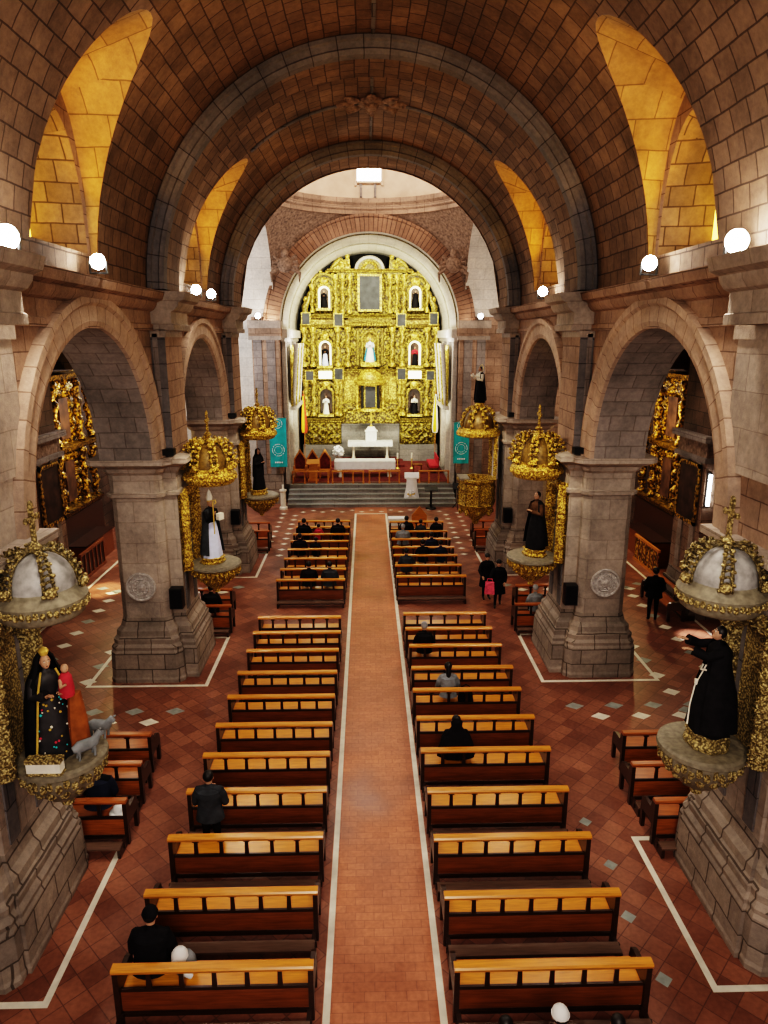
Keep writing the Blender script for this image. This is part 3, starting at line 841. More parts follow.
def statue(name, label, loc, rz, h, lower, upper, cape=None, arms='fold', head='bare', hood='hair_black', cat='statue', group=None, seg=26, wide=1., skin='skin', base=None, pitch=0.):
    """robed figure facing local +x, standing on z=0; height h without hat"""
    t = thing(name, label, cat, loc, rz, group); k = h/1.7
    b0 = 0.
    if base:
        bm, bh = base
        m = MB(); m.lathe([(.0, 0), (.34*k, 0), (.36*k, bh*.2), (.30*k, bh*.45), (.31*k, bh*.8), (.35*k, bh*.9), (.33*k, bh), (0, bh)], bm, seg=8, sx=1., sy=1.15, caps=False)
        m.build('pedestal', t, smooth=0); b0 = bh
    ph = random.uniform(0, 6)
    def fold(a, z): 
        f = max(0., 1-z/(1.25*k)) if z > 0 else 1
        return 1+.075*f*math.sin(7*a+ph)+.05*f*math.sin(12*a+1.3*ph+z*2)
    Z = lambda z: b0+z*k
    m = MB(); w = wide
    m.lathe([(.30*k*w, Z(0)), (.285*k*w, Z(.15)), (.25*k*w, Z(.45)), (.205*k*w, Z(.8)), (.175*k, Z(1.0)), (.16*k, Z(1.05))], lower, seg=seg, sx=.82, fold=fold)
    m.build('robe', t, smooth=60)
    m = MB()
    m.lathe([(.172*k, Z(.96)), (.18*k, Z(1.08)), (.205*k, Z(1.25)), (.20*k, Z(1.36)), (.12*k, Z(1.43)), (.055*k, Z(1.46)), (.05*k, Z(1.52))], upper, seg=seg, sx=.68)
    for s in (-1, 1):
        sh = Vector((0, s*.19*k, Z(1.36)))
        if arms == 'out': el, wr, d = Vector((.20*k, s*.26*k, Z(1.30))), Vector((.40*k, s*.2*k, Z(1.38))), (1, 0, .2)
        elif arms == 'hold': el, wr, d = Vector((.06*k, s*.27*k, Z(1.1))), Vector((.25*k, s*.12*k, Z(1.14))), (1, -s*.5, .3)
        elif arms == 'raise' and s < 0: el, wr, d = Vector((.14*k, s*.27*k, Z(1.16))), Vector((.34*k, s*.22*k, Z(1.34))), (.6, 0, 1)
        else: el, wr, d = Vector((.04*k, s*.27*k, Z(1.08))), Vector((.21*k, s*.06*k, Z(1.16))), (.8, -s*.5, .4)
        md = (el+wr)/2
        m.tube([sh, (sh+el)/2+Vector((0, s*.01, 0)), el, md, wr], [.075*k, .072*k, .07*k, .075*k, .085*k], upper, 10)
        hm = MB(); fingers(hm, wr+Vector(d).normalized()*.02*k, d, (0, 0, 1), k*1.1, skin); hm.build('hand', t, smooth=60)
    m.build('torso', t, smooth=60)
    m = MB(); head_mesh(m, (.01*k, 0, Z(1.6)), k, 0, pitch, skin); m.build('head', t, smooth=60)
    m = MB()
    if head == 'mitre':
        m.lathe([(.085*k, Z(1.66)), (.105*k, Z(1.78)), (.06*k, Z(1.92)), (.01*k, Z(2.0))], 'ivory', seg=14, sy=1.0, sx=.75); m.lathe([(.088*k, Z(1.655)), (.09*k, Z(1.69))], 'gem_gold', seg=14, sx=.8)
        m.build('mitre', t, smooth=40)
    elif head == 'veil':
        m.lathe([(.27*k, Z(.55)), (.25*k, Z(1.1)), (.225*k, Z(1.36)), (.13*k, Z(1.52)), (.115*k, Z(1.66)), (.08*k, Z(1.73)), (.0, Z(1.755))], cape or hood, seg=18, a0=R(62), a1=R(298), sx=.9, fold=fold, caps=False); m.build('veil', t, smooth=60)
    else:
        m.ball((-.018*k, 0, Z(1.625)), (.088*k, .085*k, .105*k), hood, 12, 8)
        m.build('hair', t, smooth=60)
    if head in ('halo', 'crown'):
        m = MB()
        if head == 'halo': m.tube([(-.06*k, .17*k*math.cos(q*PI/8), Z(1.64)+.17*k*math.sin(q*PI/8)) for q in range(16)], .012*k, 'gem_gold', 6, closed=True)
        else:
            m.lathe([(.075*k, Z(1.70)), (.10*k, Z(1.78)), (.07*k, Z(1.83)), (.01, Z(1.86))], 'gem_gold', seg=10); m.ball((0, 0, Z(1.88)), .02*k, 'gem_gold', 6, 5)
        m.build(head, t, smooth=40)
    if cape and head != 'veil':
        m = MB(); m.lathe([(.36*k*w, Z(.1)), (.31*k*w, Z(.6)), (.25*k, Z(1.1)), (.235*k, Z(1.33)), (.13*k, Z(1.45))], cape, seg=18, a0=R(58), a1=R(302), sx=.9, fold=fold, caps=False); m.build('cape', t, smooth=60)
    return t

# ---------------------------------------------------------------- canopied shrines on the pillars
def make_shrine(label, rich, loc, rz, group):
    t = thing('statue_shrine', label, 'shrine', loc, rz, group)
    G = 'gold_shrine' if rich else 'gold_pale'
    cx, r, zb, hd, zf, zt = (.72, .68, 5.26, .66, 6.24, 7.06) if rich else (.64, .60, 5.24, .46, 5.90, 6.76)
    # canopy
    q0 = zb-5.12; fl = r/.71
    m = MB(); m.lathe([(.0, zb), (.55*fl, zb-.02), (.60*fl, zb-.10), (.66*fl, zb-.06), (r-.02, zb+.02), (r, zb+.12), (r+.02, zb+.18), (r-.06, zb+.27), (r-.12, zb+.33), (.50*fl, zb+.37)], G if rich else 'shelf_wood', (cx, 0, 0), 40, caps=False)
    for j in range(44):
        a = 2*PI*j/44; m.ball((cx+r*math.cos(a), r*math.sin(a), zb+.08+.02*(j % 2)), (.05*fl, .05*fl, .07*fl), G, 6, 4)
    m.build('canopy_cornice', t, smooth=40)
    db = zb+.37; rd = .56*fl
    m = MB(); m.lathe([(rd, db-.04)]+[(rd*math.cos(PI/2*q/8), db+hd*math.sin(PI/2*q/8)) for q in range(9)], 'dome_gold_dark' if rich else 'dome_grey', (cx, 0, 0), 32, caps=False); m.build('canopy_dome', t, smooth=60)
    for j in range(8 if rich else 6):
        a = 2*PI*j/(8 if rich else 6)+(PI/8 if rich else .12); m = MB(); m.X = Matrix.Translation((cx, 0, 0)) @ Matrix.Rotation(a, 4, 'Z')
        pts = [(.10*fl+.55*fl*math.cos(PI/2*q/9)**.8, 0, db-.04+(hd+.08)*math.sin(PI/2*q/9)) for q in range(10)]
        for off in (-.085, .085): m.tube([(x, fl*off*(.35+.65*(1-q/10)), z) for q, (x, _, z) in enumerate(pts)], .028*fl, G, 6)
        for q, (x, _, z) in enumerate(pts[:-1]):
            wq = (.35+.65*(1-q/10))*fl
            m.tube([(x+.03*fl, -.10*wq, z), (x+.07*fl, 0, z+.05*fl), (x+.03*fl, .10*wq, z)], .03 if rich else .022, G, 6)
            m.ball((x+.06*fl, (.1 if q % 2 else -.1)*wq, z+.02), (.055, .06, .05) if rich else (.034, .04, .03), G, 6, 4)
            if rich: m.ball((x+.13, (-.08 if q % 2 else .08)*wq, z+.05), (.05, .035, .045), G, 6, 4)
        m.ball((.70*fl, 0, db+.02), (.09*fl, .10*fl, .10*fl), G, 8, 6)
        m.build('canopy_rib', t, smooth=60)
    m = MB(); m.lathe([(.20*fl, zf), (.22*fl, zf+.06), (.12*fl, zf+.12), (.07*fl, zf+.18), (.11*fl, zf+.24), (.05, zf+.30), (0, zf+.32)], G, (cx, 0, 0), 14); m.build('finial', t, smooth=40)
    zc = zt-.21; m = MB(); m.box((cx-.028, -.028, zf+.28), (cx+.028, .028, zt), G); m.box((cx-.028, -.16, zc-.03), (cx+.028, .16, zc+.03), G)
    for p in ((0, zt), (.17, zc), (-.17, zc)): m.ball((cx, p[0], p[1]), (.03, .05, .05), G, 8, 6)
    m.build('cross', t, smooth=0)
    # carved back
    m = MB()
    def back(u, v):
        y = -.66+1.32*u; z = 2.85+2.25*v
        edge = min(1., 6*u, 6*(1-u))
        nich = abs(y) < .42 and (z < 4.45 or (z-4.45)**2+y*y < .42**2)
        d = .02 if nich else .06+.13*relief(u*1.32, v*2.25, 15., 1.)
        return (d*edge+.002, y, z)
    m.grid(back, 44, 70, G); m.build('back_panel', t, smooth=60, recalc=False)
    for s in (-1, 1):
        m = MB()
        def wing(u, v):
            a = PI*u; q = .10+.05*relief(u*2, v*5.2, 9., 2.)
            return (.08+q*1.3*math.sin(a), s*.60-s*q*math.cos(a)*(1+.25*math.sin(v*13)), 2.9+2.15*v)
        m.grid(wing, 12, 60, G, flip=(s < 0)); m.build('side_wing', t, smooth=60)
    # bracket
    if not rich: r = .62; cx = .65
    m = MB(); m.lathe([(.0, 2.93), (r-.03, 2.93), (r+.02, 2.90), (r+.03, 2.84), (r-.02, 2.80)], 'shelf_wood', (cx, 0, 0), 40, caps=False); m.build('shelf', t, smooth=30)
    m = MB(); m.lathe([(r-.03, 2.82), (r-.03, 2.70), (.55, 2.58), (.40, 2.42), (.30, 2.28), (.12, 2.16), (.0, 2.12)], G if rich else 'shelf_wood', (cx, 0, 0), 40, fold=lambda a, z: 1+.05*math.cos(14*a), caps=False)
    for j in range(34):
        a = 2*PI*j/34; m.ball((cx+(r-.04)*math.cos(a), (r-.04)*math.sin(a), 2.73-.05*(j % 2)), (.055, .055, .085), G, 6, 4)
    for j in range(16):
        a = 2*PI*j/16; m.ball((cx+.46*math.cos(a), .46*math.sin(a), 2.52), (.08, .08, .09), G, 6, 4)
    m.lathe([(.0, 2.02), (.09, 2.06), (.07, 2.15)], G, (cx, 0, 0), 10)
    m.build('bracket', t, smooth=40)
    return t
SH = [(-1, 0, False, 'pale grey-gold canopied shrine with cross on the near left pillar, jewelled lady inside'), (1, 0, False, 'pale grey-gold canopied shrine with cross on the near right pillar, black friar inside'),
      (-1, 1, True, 'bright gold canopied shrine with cross on the middle left pillar, holding a bishop'), (1, 1, True, 'bright gold canopied shrine with cross on the middle right pillar, dark robed saint inside'),
      (-1, 2, True, 'small looking gold canopied shrine on the far left pillar near the teal banner')]
sh0 = {}
for s, i, rich, lab in SH:
    loc = (s*((PX if i else PX0 if s < 0 else PX0R)-.005), PC[i], .05 if i == 0 and s > 0 else .17 if i == 1 and s > 0 else .04); rz = 0 if s < 0 else PI
    if rich in sh0: dup(sh0[rich], loc, rz, lab)
    else: sh0[rich] = make_shrine(lab, rich, loc, rz, 'shrines on the pillars')
SZ = 2.935
# near left: jewelled lady with child
t = statue('saint_statue', 'statue of a lady in jewelled black dress and dark mantle holding a red clad child', (-PX0+.58, PC[0]-.02, SZ+.042), R(-48), 1.58, 'gem_dress', 'gem_dress', 'black_cloth', 'hold', 'veil', wide=1.22)
m = MB(); m.lathe([(.40, .02), (.38, .4), (.33, .85), (.27, 1.2), (.17, 1.4), (.13, 1.55), (.06, 1.64)], 'black_cloth', (-.03, 0, 0), 26, a0=R(52), a1=R(308), sx=.86, fold=lambda a, z: 1+.04*math.sin(9*a), caps=False); m.build('mantle', t, smooth=60)
rng = random.Random(5)
for j in range(46):
    a = R(rng.uniform(-62, 62)); z = rng.uniform(.12, 1.0)*1.62/1.7; rr = (.325-.14*z)*.955*1.17
    c = (rr*.86*math.cos(a), rr*math.sin(a), z); q = MB(); k = rng.uniform(.012, .024)
    q.ball((0, 0, 0), (k, k, k), ['gem_gold', 'gem_white', 'gem_teal', 'gem_white', 'gem_red', 'gem_gold'][j % 6], 6, 4); q.build('jewel', t, loc=c)
for s in (-1, 1):
    m = MB(); m.tube([(.10, s*.10, 1.38), (.17, s*.19, 1.1), (.20, s*.25, .7), (.23, s*.31, .3), (.24, s*.35, .04)], .016, 'gem_gold', 6); m.build('gold_border', t)
m = MB(); m.lathe([(.06, 1.5), (.075, 1.56), (.05, 1.60), (.0, 1.62)], 'gem_gold', (-.01, 0, .09), 10); m.build('crown', t)
m = MB(); m.lathe([(.10, 0), (.11, .12), (.09, .3), (.05, .36)], 'red_cloth', (.30, .16, 1.0), 12); m.ball((.31, .16, 1.43), (.06, .055, .07), 'skin', 10, 8); m.tube([(.32, .08, 1.28), (.40, .06, 1.2), (.43, .12, 1.24)], [.03, .03, .02], 'skin', 8)
m.build('child', t, smooth=60)
m = MB(); m.lathe([(.16, .05), (.14, .5), (.09, .95)], 'robe_rust', (.18, .29, 0), 14, sx=.7, fold=lambda a, z: 1+.1*math.sin(5*a)); m.build('red_brown_drape', t, smooth=60)
def small_lamb(loc, rz, lab):
    t = thing('lamb_figure', lab, 'figurine', loc, rz, 'lambs at the feet of the jewelled lady')
    m = MB(); m.tube([(-.19, 0, .17), (-.1, 0, .19), (.05, 0, .19), (.13, 0, .21), (.17, 0, .27), (.20, 0, .31), (.26, 0, .28)], [.05, .09, .09, .08, .055, .058, .03], 'grey_cloth', 10)
    for x in (-.12, .1):
        for y in (-.05, .05): m.tube([(x, y, .16), (x+.01, y, .08), (x, y, .0)], [.035, .02, .02], 'grey_cloth', 6)
    for y in (-.05, .05): m.ball((.24, y, .34), (.02, .03, .012), 'grey_cloth', 6, 4)
    m.build('body', t, smooth=60)
small_lamb((-PX0+1.08, PC[0]-.14, SZ+.042), R(40), 'small grey lamb figure at the feet of the jewelled lady, nearer the camera')
small_lamb((-PX0+1.08, PC[0]+.40, SZ+.042), R(-10), 'small grey lamb figure at the feet of the jewelled lady, farther back')
m = MB(); m.box((-.24, -.07, 0), (.24, .07, .24), 'ivory'); m.box((-.25, -.08, .19), (.25, .08, .25), 'gold_pale'); m.box((-.25, -.08, 0), (.25, .08, .04), 'gold_pale')
tag(m.build('pedestal_block', smooth=0, loc=(-PX0+.66, PC[0]-.545, SZ+.042)), 'cream and gold box on the shelf of the near left shrine', 'pedestal')
# near right: black friar with outstretched arms
t = statue('friar_statue', 'statue of a friar in black habit stretching both arms forward, near right pillar', (PX0R-.60, PC[0]-.02, SZ+.052), R(180-14), 1.62, 'black_cloth', 'black_cloth', 'black_cloth', 'out', 'bare', 'hair_black', wide=1.3, base=('gold_pale', .27), pitch=R(25))
m = MB(); m.tube([(.13, .0, 1.28), (.20, -.02, 1.05), (.24, -.06, .9), (.29, -.02, .6), (.33, .12, .34)], .011, 'ivory', 6); m.tube([(.15, -.10, 1.24), (.20, .0, 1.2), (.15, .10, 1.24)], .014, 'ivory', 6); m.build('white_cord', t)
m = MB(); m.box((.19, -.09, .93), (.25, -.02, 1.0), 'ivory'); m.build('book', t, smooth=0)
# middle left: bishop
t = statue('bishop_statue', 'statue of a bishop with white mitre, dark cape and pale lilac skirt', (-PX+.66, PC[1], SZ+.042), R(-30), 1.60, 'lilac_cloth', 'black_cloth', 'charcoal_cloth', 'raise', 'mitre', wide=1.05, base=('gold_shrine', .16))
m = MB(); m.tube([(.36, -.26, .9), (.36, -.26, 1.75), (.38, -.26, 1.83), (.45, -.26, 1.85), (.47, -.26, 1.78), (.42, -.26, 1.74)], .016, 'gem_gold', 6); m.build('crosier', t)
m = MB(); m.box((.22, -.02, 1.22), (.34, .16, 1.40), 'ivory'); m.build('book', t, smooth=0)
# middle right and far left
statue('monk_statue', 'statue of a saint in a dark brown habit on a gold base, middle right pillar', (PX-.66, PC[1], SZ+.172), R(180+25), 1.58, 'black_cloth', 'brown_cloth', 'black_cloth', 'fold', 'bare', wide=1.1, base=('gold_shrine', .2))
statue('nun_statue', 'statue of a black veiled nun on a gold base, far left pillar', (-PX+.66, PC[2], SZ+.042), R(-30), 1.58, 'black_cloth', 'black_cloth', 'black_cloth', 'fold', 'veil', base=('gold_shrine', .2))

# ---------------------------------------------------------------- pulpit on the far right pillar
px, py = 4.22, 27.1
t = thing('pulpit', 'gilded octagonal pulpit with ribbed canopy on the far right pillar', 'pulpit', (px, py, 0), R(180))
m = MB(); m.lathe([(.0, 1.62), (.10, 1.66), (.16, 1.8), (.34, 2.0), (.58, 2.2), (.70, 2.42), (.76, 2.5), (.72, 2.56), (.72, 3.4), (.80, 3.48), (.80, 3.58), (.70, 3.58), (.66, 2.6), (.0, 2.58)], 'gold_shrine', seg=8, caps=False); m.build('body', t, smooth=0)
for j in range(8):
    a = R(22.5+45*j); m = MB(); m.X = Matrix.Rotation(a, 4, 'Z')
    def pan(u, v): return (.665+.05*relief(u, v, 9, j)*min(1, 8*u, 8*(1-u)), -.20+.40*u, 2.66+.66*v)
    m.grid(pan, 12, 18, 'gold_shrine'); m.build('carved_panel', t, smooth=60)
    m = MB(); a = R(45*j); m.X = Matrix.Rotation(a, 4, 'Z')
    m.tube([(.70+.03*math.sin(q*1.6), .0, 2.55+.85*q/12) for q in range(13)], .05, 'gold_shrine', 8); m.ball((.62, 0, 2.2), (.1, .09, .13), 'gold_shrine', 8, 6); m.build('column', t, smooth=60)
m = MB(); m.box((-.75, -.42, 3.58), (-.66, .42, 5.3), 'white_stone'); m.build('back_board', t, smooth=0)
for s in (-1, 1):
    m = MB()
    def wing(u, v, s=s): return (-.68+.12*math.sin(PI*u)+.05*relief(u, v*4, 8, 3), s*(.44+.22*u), 3.6+1.7*v)
    m.grid(wing, 8, 40, 'gold_shrine', flip=(s < 0)); m.build('side_wing', t, smooth=60)
m = MB(); m.lathe([(.0, 5.26), (.70, 5.24), (.82, 5.28), (.86, 5.42), (.80, 5.52), (.62, 5.58), (.0, 5.6)], 'gold_shrine', seg=32, caps=False)
for j in range(36):
    a = 2*PI*j/36; m.ball((.82*math.cos(a), .82*math.sin(a), 5.36), (.06, .06, .09), 'gold_shrine', 6, 4)
m.build('canopy_cornice', t, smooth=40)
m = MB(); m.lathe([(.6*math.cos(PI/2*q/8), 5.56+.75*math.sin(PI/2*q/8)) for q in range(9)], 'dome_gold_dark', seg=24, caps=False); m.build('canopy_dome', t, smooth=60)
for j in range(8):
    a = 2*PI*j/8+.2; m = MB(); m.X = Matrix.Rotation(a, 4, 'Z')
    pts = [(.08+.62*math.cos(PI/2*q/8)**.8, 0, 5.55+.85*math.sin(PI/2*q/8)) for q in range(9)]
    m.tube(pts, .05, 'gold_shrine', 6)
    for q, p in enumerate(pts): m.ball((p[0]+.05, (.07 if q % 2 else -.07), p[2]), (.06, .07, .06), 'gold_shrine', 6, 4)
    m.build('canopy_rib', t, smooth=60)
m = MB(); m.lathe([(.16, 6.36), (.20, 6.46), (.20, 6.55), (.0, 6.56)], 'gold_shrine', seg=12); m.build('finial', t, smooth=40)
m = MB(); m.box((.35, -.5, 3.55), (.75, .5, 3.62), 'shelf_wood'); m.build('book_rest', t, smooth=0)
statue('pulpit_statue', 'black and white robed saint statue standing on top of the pulpit canopy', (px, py, 6.56), R(200), 1.35, 'black_cloth', 'ivory', 'black_cloth', 'raise', 'halo')
# ---------------------------------------------------------------- the gilded high altarpiece
RY0 = 46.55; RX0 = .06; GR = 'gold_retable'
ret = thing('altarpiece', 'huge three tiered gilded baroque altarpiece filling the apse', 'altarpiece', (RX0, RY0, SF))
def Lz(z): return z-SF            # absolute heights to local
def twisted(x, y, z0, z1, r, parent=ret, mat=GR, name='twisted_column'):
    m = MB(); n = int((z1-z0)/.09)
    pts = [(x+.35*r*math.cos(q*.62), y+.35*r*math.sin(q*.62), Lz(z0+(z1-z0)*q/n)) for q in range(n+1)]
    m.tube(pts, [r*(1+.16*math.sin(q*1.25)) for q in range(n+1)], mat, 10)
    m.lathe([(r*1.35, Lz(z0)-.02), (r*1.5, Lz(z0)+.1), (r*1.2, Lz(z0)+.2)], mat, (x, y, 0), 10); m.lathe([(r*1.1, Lz(z1)-.3), (r*1.7, Lz(z1)-.08), (r*1.6, Lz(z1)+.02)], mat, (x, y, 0), 10)
    return m.build(name, parent, smooth=60)
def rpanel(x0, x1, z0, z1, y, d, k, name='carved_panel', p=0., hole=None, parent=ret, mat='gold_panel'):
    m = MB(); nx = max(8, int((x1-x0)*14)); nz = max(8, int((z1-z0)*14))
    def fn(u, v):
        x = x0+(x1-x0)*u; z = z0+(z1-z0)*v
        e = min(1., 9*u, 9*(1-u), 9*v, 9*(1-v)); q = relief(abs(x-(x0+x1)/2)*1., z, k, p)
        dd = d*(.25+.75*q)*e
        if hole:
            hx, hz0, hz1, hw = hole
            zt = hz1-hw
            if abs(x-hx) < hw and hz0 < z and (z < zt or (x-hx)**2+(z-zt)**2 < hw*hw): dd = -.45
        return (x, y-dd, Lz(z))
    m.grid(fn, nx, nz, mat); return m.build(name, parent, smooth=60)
def cornice(x0, x1, z, h, y, d, name='cornice', parent=ret):
    m = MB()
    m.prism([(y+.3, Lz(z)), (y-d*.5, Lz(z)), (y-d*.55, Lz(z+h*.3)), (y-d*.8, Lz(z+h*.4)), (y-d, Lz(z+h*.75)), (y-d*1.05, Lz(z+h)), (y+.3, Lz(z+h))], x0, x1, GR, 'x')
    n = int((x1-x0)/.16)
    for q in range(n): m.ball((x0+(q+.5)*(x1-x0)/n, y-d*.62, Lz(z+h*.2)), (.055, .06, h*.16), GR, 6, 4)
    return m.build(name, parent, smooth=30)
# core
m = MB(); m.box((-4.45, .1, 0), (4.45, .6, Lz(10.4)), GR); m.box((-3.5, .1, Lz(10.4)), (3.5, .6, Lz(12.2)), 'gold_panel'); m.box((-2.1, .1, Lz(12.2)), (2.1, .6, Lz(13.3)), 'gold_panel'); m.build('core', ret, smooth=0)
m = MB(); m.box((-4.5, -.55, 0), (-1.95, .1, Lz(2.05)), 'step_stone'); m.box((1.95, -.55, 0), (4.5, .1, Lz(2.05)), 'step_stone'); m.box((-1.95, -.2, 0), (1.95, .1, Lz(3.5)), 'step_stone'); m.build('stone_plinth', ret, smooth=0)
# predella
for a, b in ((-4.25, -2.0), (2.0, 4.25)): rpanel(a, b, 2.05, 3.55, -.3, .35, 7., 'predella_panel', 1.)
cornice(-4.5, -1.9, 3.55, .28, -.2, .4); cornice(1.9, 4.5, 3.55, .28, -.2, .4)
# flowers of gilt leaves behind the high altar
rpanel(-2.0, -.75, 3.45, 4.9, -.35, .4, 8., 'leaf_panel', 2.); rpanel(.75, 2.0, 3.45, 4.9, -.35, .4, 8., 'leaf_panel', 2.)
# tiers: z0, z1, niche height range
NX = 2.93
rpanel(-4.4, -1.75, 3.8, 6.4, -.02, .2, 6.5, 'tier_panel', .3, hole=(-NX, 4.1, 5.75, .42)); rpanel(1.75, 4.4, 3.8, 6.4, -.02, .2, 6.5, 'tier_panel', .3, hole=(NX, 4.1, 5.75, .42))
rpanel(-4.4, -1.3, 7.0, 9.65, -.02, .2, 6.5, 'tier_panel', 1.3, hole=(-NX, 7.25, 8.85, .42)); rpanel(1.3, 4.4, 7.0, 9.65, -.02, .2, 6.5, 'tier_panel', 1.3, hole=(NX, 7.25, 8.85, .42))
rpanel(-1.3, 1.3, 7.0, 9.75, -.05, .2, 7.5, 'tier_panel', .9, hole=(0, 7.5, 9.35, .46))
rpanel(-3.75, -1.0, 10.45, 12.4, -.02, .22, 6.5, 'tier_panel', 2.3, hole=(-NX, 10.85, 12.25, .40)); rpanel(1.0, 3.75, 10.45, 12.4, -.02, .22, 6.5, 'tier_panel', 2.3, hole=(NX, 10.85, 12.25, .40))
rpanel(-1.0, 1.0, 10.45, 13.3, 0, .2, 7.5, 'tier_panel', .4)
cornice(-4.5, -1.7, 6.35, .3, -.1, .42); cornice(1.7, 4.5, 6.35, .3, -.1, .42); cornice(-4.5, 4.5, 6.82, .2, -.1, .36)
cornice(-4.5, -1.2, 9.65, .24, -.1, .45); cornice(1.2, 4.5, 9.65, .24, -.1, .45); cornice(-4.3, 4.3, 10.26, .2, -.1, .4); cornice(-1.4, 1.4, 9.75, .5, -.2, .5)
cornice(-2.7, 2.7, 13.05, .2, -.05, .4); cornice(-2.2, -1.1, 12.5, .18, -.05, .3); cornice(1.1, 2.2, 12.5, .18, -.05, .3)
for s in (-1, 1):
    m = MB(); m.prism([(s*NX+.78*math.cos(PI*q/14), Lz(12.25)+.72*math.sin(PI*q/14)) for q in range(15)], -.15, .3, 'gold_panel', 'y'); m.tube([(s*NX+.78*math.cos(PI*q/14), -.2, Lz(12.25)+.72*math.sin(PI*q/14)) for q in range(15)], .1, GR, 8)
    for q in range(8): m.ball((s*NX+.9*math.cos(PI*q/7), -.18, Lz(12.25)+.86*math.sin(PI*q/7)), .1, GR, 8, 5)
    m.build('niche_gable', ret, smooth=60)
for s in (-1, 1):
    for x in (1.95, 2.2, 3.75, 4.25):
        twisted(s*x, -.32, 4.0, 6.35, .13)
    for x in (1.45, 2.1, 3.72, 4.3): twisted(s*x, -.32, 7.2, 9.65, .14)
    for x in (1.3, 1.75, 2.2): twisted(s*x, -.28, 10.55, 12.9, .12)
    twisted(s*3.7, -.25, 10.6, 12.3, .11)
    # niche frames, niche linings with glow added to look lit and pediments
    for z0, z1, hw, lit in ((4.1, 5.75, .42, 0), (7.25, 8.85, .42, 1), (10.85, 12.25, .40, 1)):
        m = MB(); zt = z1-hw
        pts = [(s*NX-hw-.05, -.22, Lz(z0))]+[(s*NX-(hw+.05)*math.cos(PI*q/14), -.22, Lz(zt)+(hw+.05)*math.sin(PI*q/14)) for q in range(15)]+[(s*NX+hw+.05, -.22, Lz(z0))]
        m.tube(pts, .075, GR, 8)
        for q in range(2, 15, 2): m.ball((pts[q][0], -.26, pts[q][2]+.08), (.09, .07, .09), GR, 6, 4)
        m.ball((s*NX, -.3, Lz(z1)+.28), (.3, .14, .22), GR, 10, 6)
        for e in (-1, 1): m.tube([(s*NX+e*.62, -.25, Lz(z1)-.1), (s*NX+e*.55, -.3, Lz(z1)+.2), (s*NX+e*.25, -.3, Lz(z1)+.42), (s*NX+e*.08, -.3, Lz(z1)+.36)], [.06, .1, .09, .05], GR, 8)
        f = m.build('niche_frame', ret, smooth=60)
        m = MB()
        lin = [(s*NX-hw+.02, Lz(z0+.02))]+[(s*NX-(hw-.02)*math.cos(PI*q/14), Lz(zt)+(hw-.02)*math.sin(PI*q/14)) for q in range(15)]+[(s*NX+hw-.02, Lz(z0+.02))]
        m.strip([(x, -.12, z) for x, z in lin], [(x, .06, z) for x, z in lin], 'niche_added_glow' if lit else GR)
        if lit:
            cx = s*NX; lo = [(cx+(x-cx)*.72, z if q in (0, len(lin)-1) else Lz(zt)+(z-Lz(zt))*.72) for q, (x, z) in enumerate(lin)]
            m.strip([(x, -.1, z) for x, z in lin], [(x, .02, z) for x, z in lo], 'niche_added_glow')
        m.build('niche_lining', f, smooth=60)
        m = MB(); m.add([(x, .085, z) for x, z in lin], [tuple(range(len(lin)))], 'painting_dark'); m.build('niche_back', f, smooth=0)
        m = MB(); m.box((s*NX-.5, -.7, Lz(z0-.16)), (s*NX+.5, .1, Lz(z0-.002)), GR); m.build('niche_ledge', f, smooth=0)
    # small framed paintings on the friezes
    for x, z, w, h in ((2.05, 6.72, .26, .34), (3.95, 6.62, .24, .28), (2.02, 10.12, .26, .36), (4.1, 10.2, .24, .34)):
        m = MB(); m.box((s*x-w-.06, -.62, Lz(z-h-.06)), (s*x+w+.06, -.1, Lz(z+h+.06)), GR); f = m.build('panel_frame', ret, smooth=0)
        m = MB(); m.box((s*x-w, -.635, Lz(z-h)), (s*x+w, -.615, Lz(z+h)), 'painting_grey'); m.build('painted_panel', f, smooth=0)
    m = MB(); m.box((s*NX-.42, -.60, Lz(6.42)), (s*NX+.42, -.1, Lz(6.9)), 'niche_added_glow'); m.build('highlight_panel', ret, smooth=0)  # emissive block standing in for a white highlight on the frieze
    # crest: broken pediment, volutes, finials
    for cx, cz, sc in ((1.75, 13.2, .95),):
        m = MB()
        pts = [(s*(cx+sc*(.75-.75*q/10)), -.1, Lz(cz+sc*.75*(q/10)**.7)) for q in range(11)]
        m.tube(pts, [.10*sc+.014*sc*q for q in range(11)], GR, 8, flat=1.)
        m.prism([(s*(cx-.55*sc), Lz(cz-.1)), (s*(cx+.75*sc), Lz(cz-.1)), (s*(cx+.6*sc), Lz(cz+.25*sc)), (s*(cx+.1*sc), Lz(cz+.62*sc)), (s*(cx-.5*sc), Lz(cz+.72*sc))], -.05, .35, GR, 'y')
        for q in range(9):
            a = q*.75; rr = .30*sc*(1-q/11); m.ball((s*(cx-.05*sc)+rr*math.cos(a), -.16, Lz(cz+.32*sc)+rr*math.sin(a)), (.10*sc, .09, .10*sc), GR, 8, 5)
        m.ball((s*(cx-.35*sc), -.1, Lz(cz+.85*sc)), (.16*sc, .14, .2*sc), GR, 8, 6)
        m.build('crest_volute', ret, smooth=60)
    m = MB(); m.lathe([(.14, 0), (.16, .1), (.06, .2), (.17, .42), (.12, .6), (.03, .75)], GR, (s*4.12, -.1, Lz(10.5)), 12); m.ball((s*4.12, -.1, Lz(11.4)), (.16, .12, .2), GR, 8, 6); m.build('urn', ret, smooth=60)
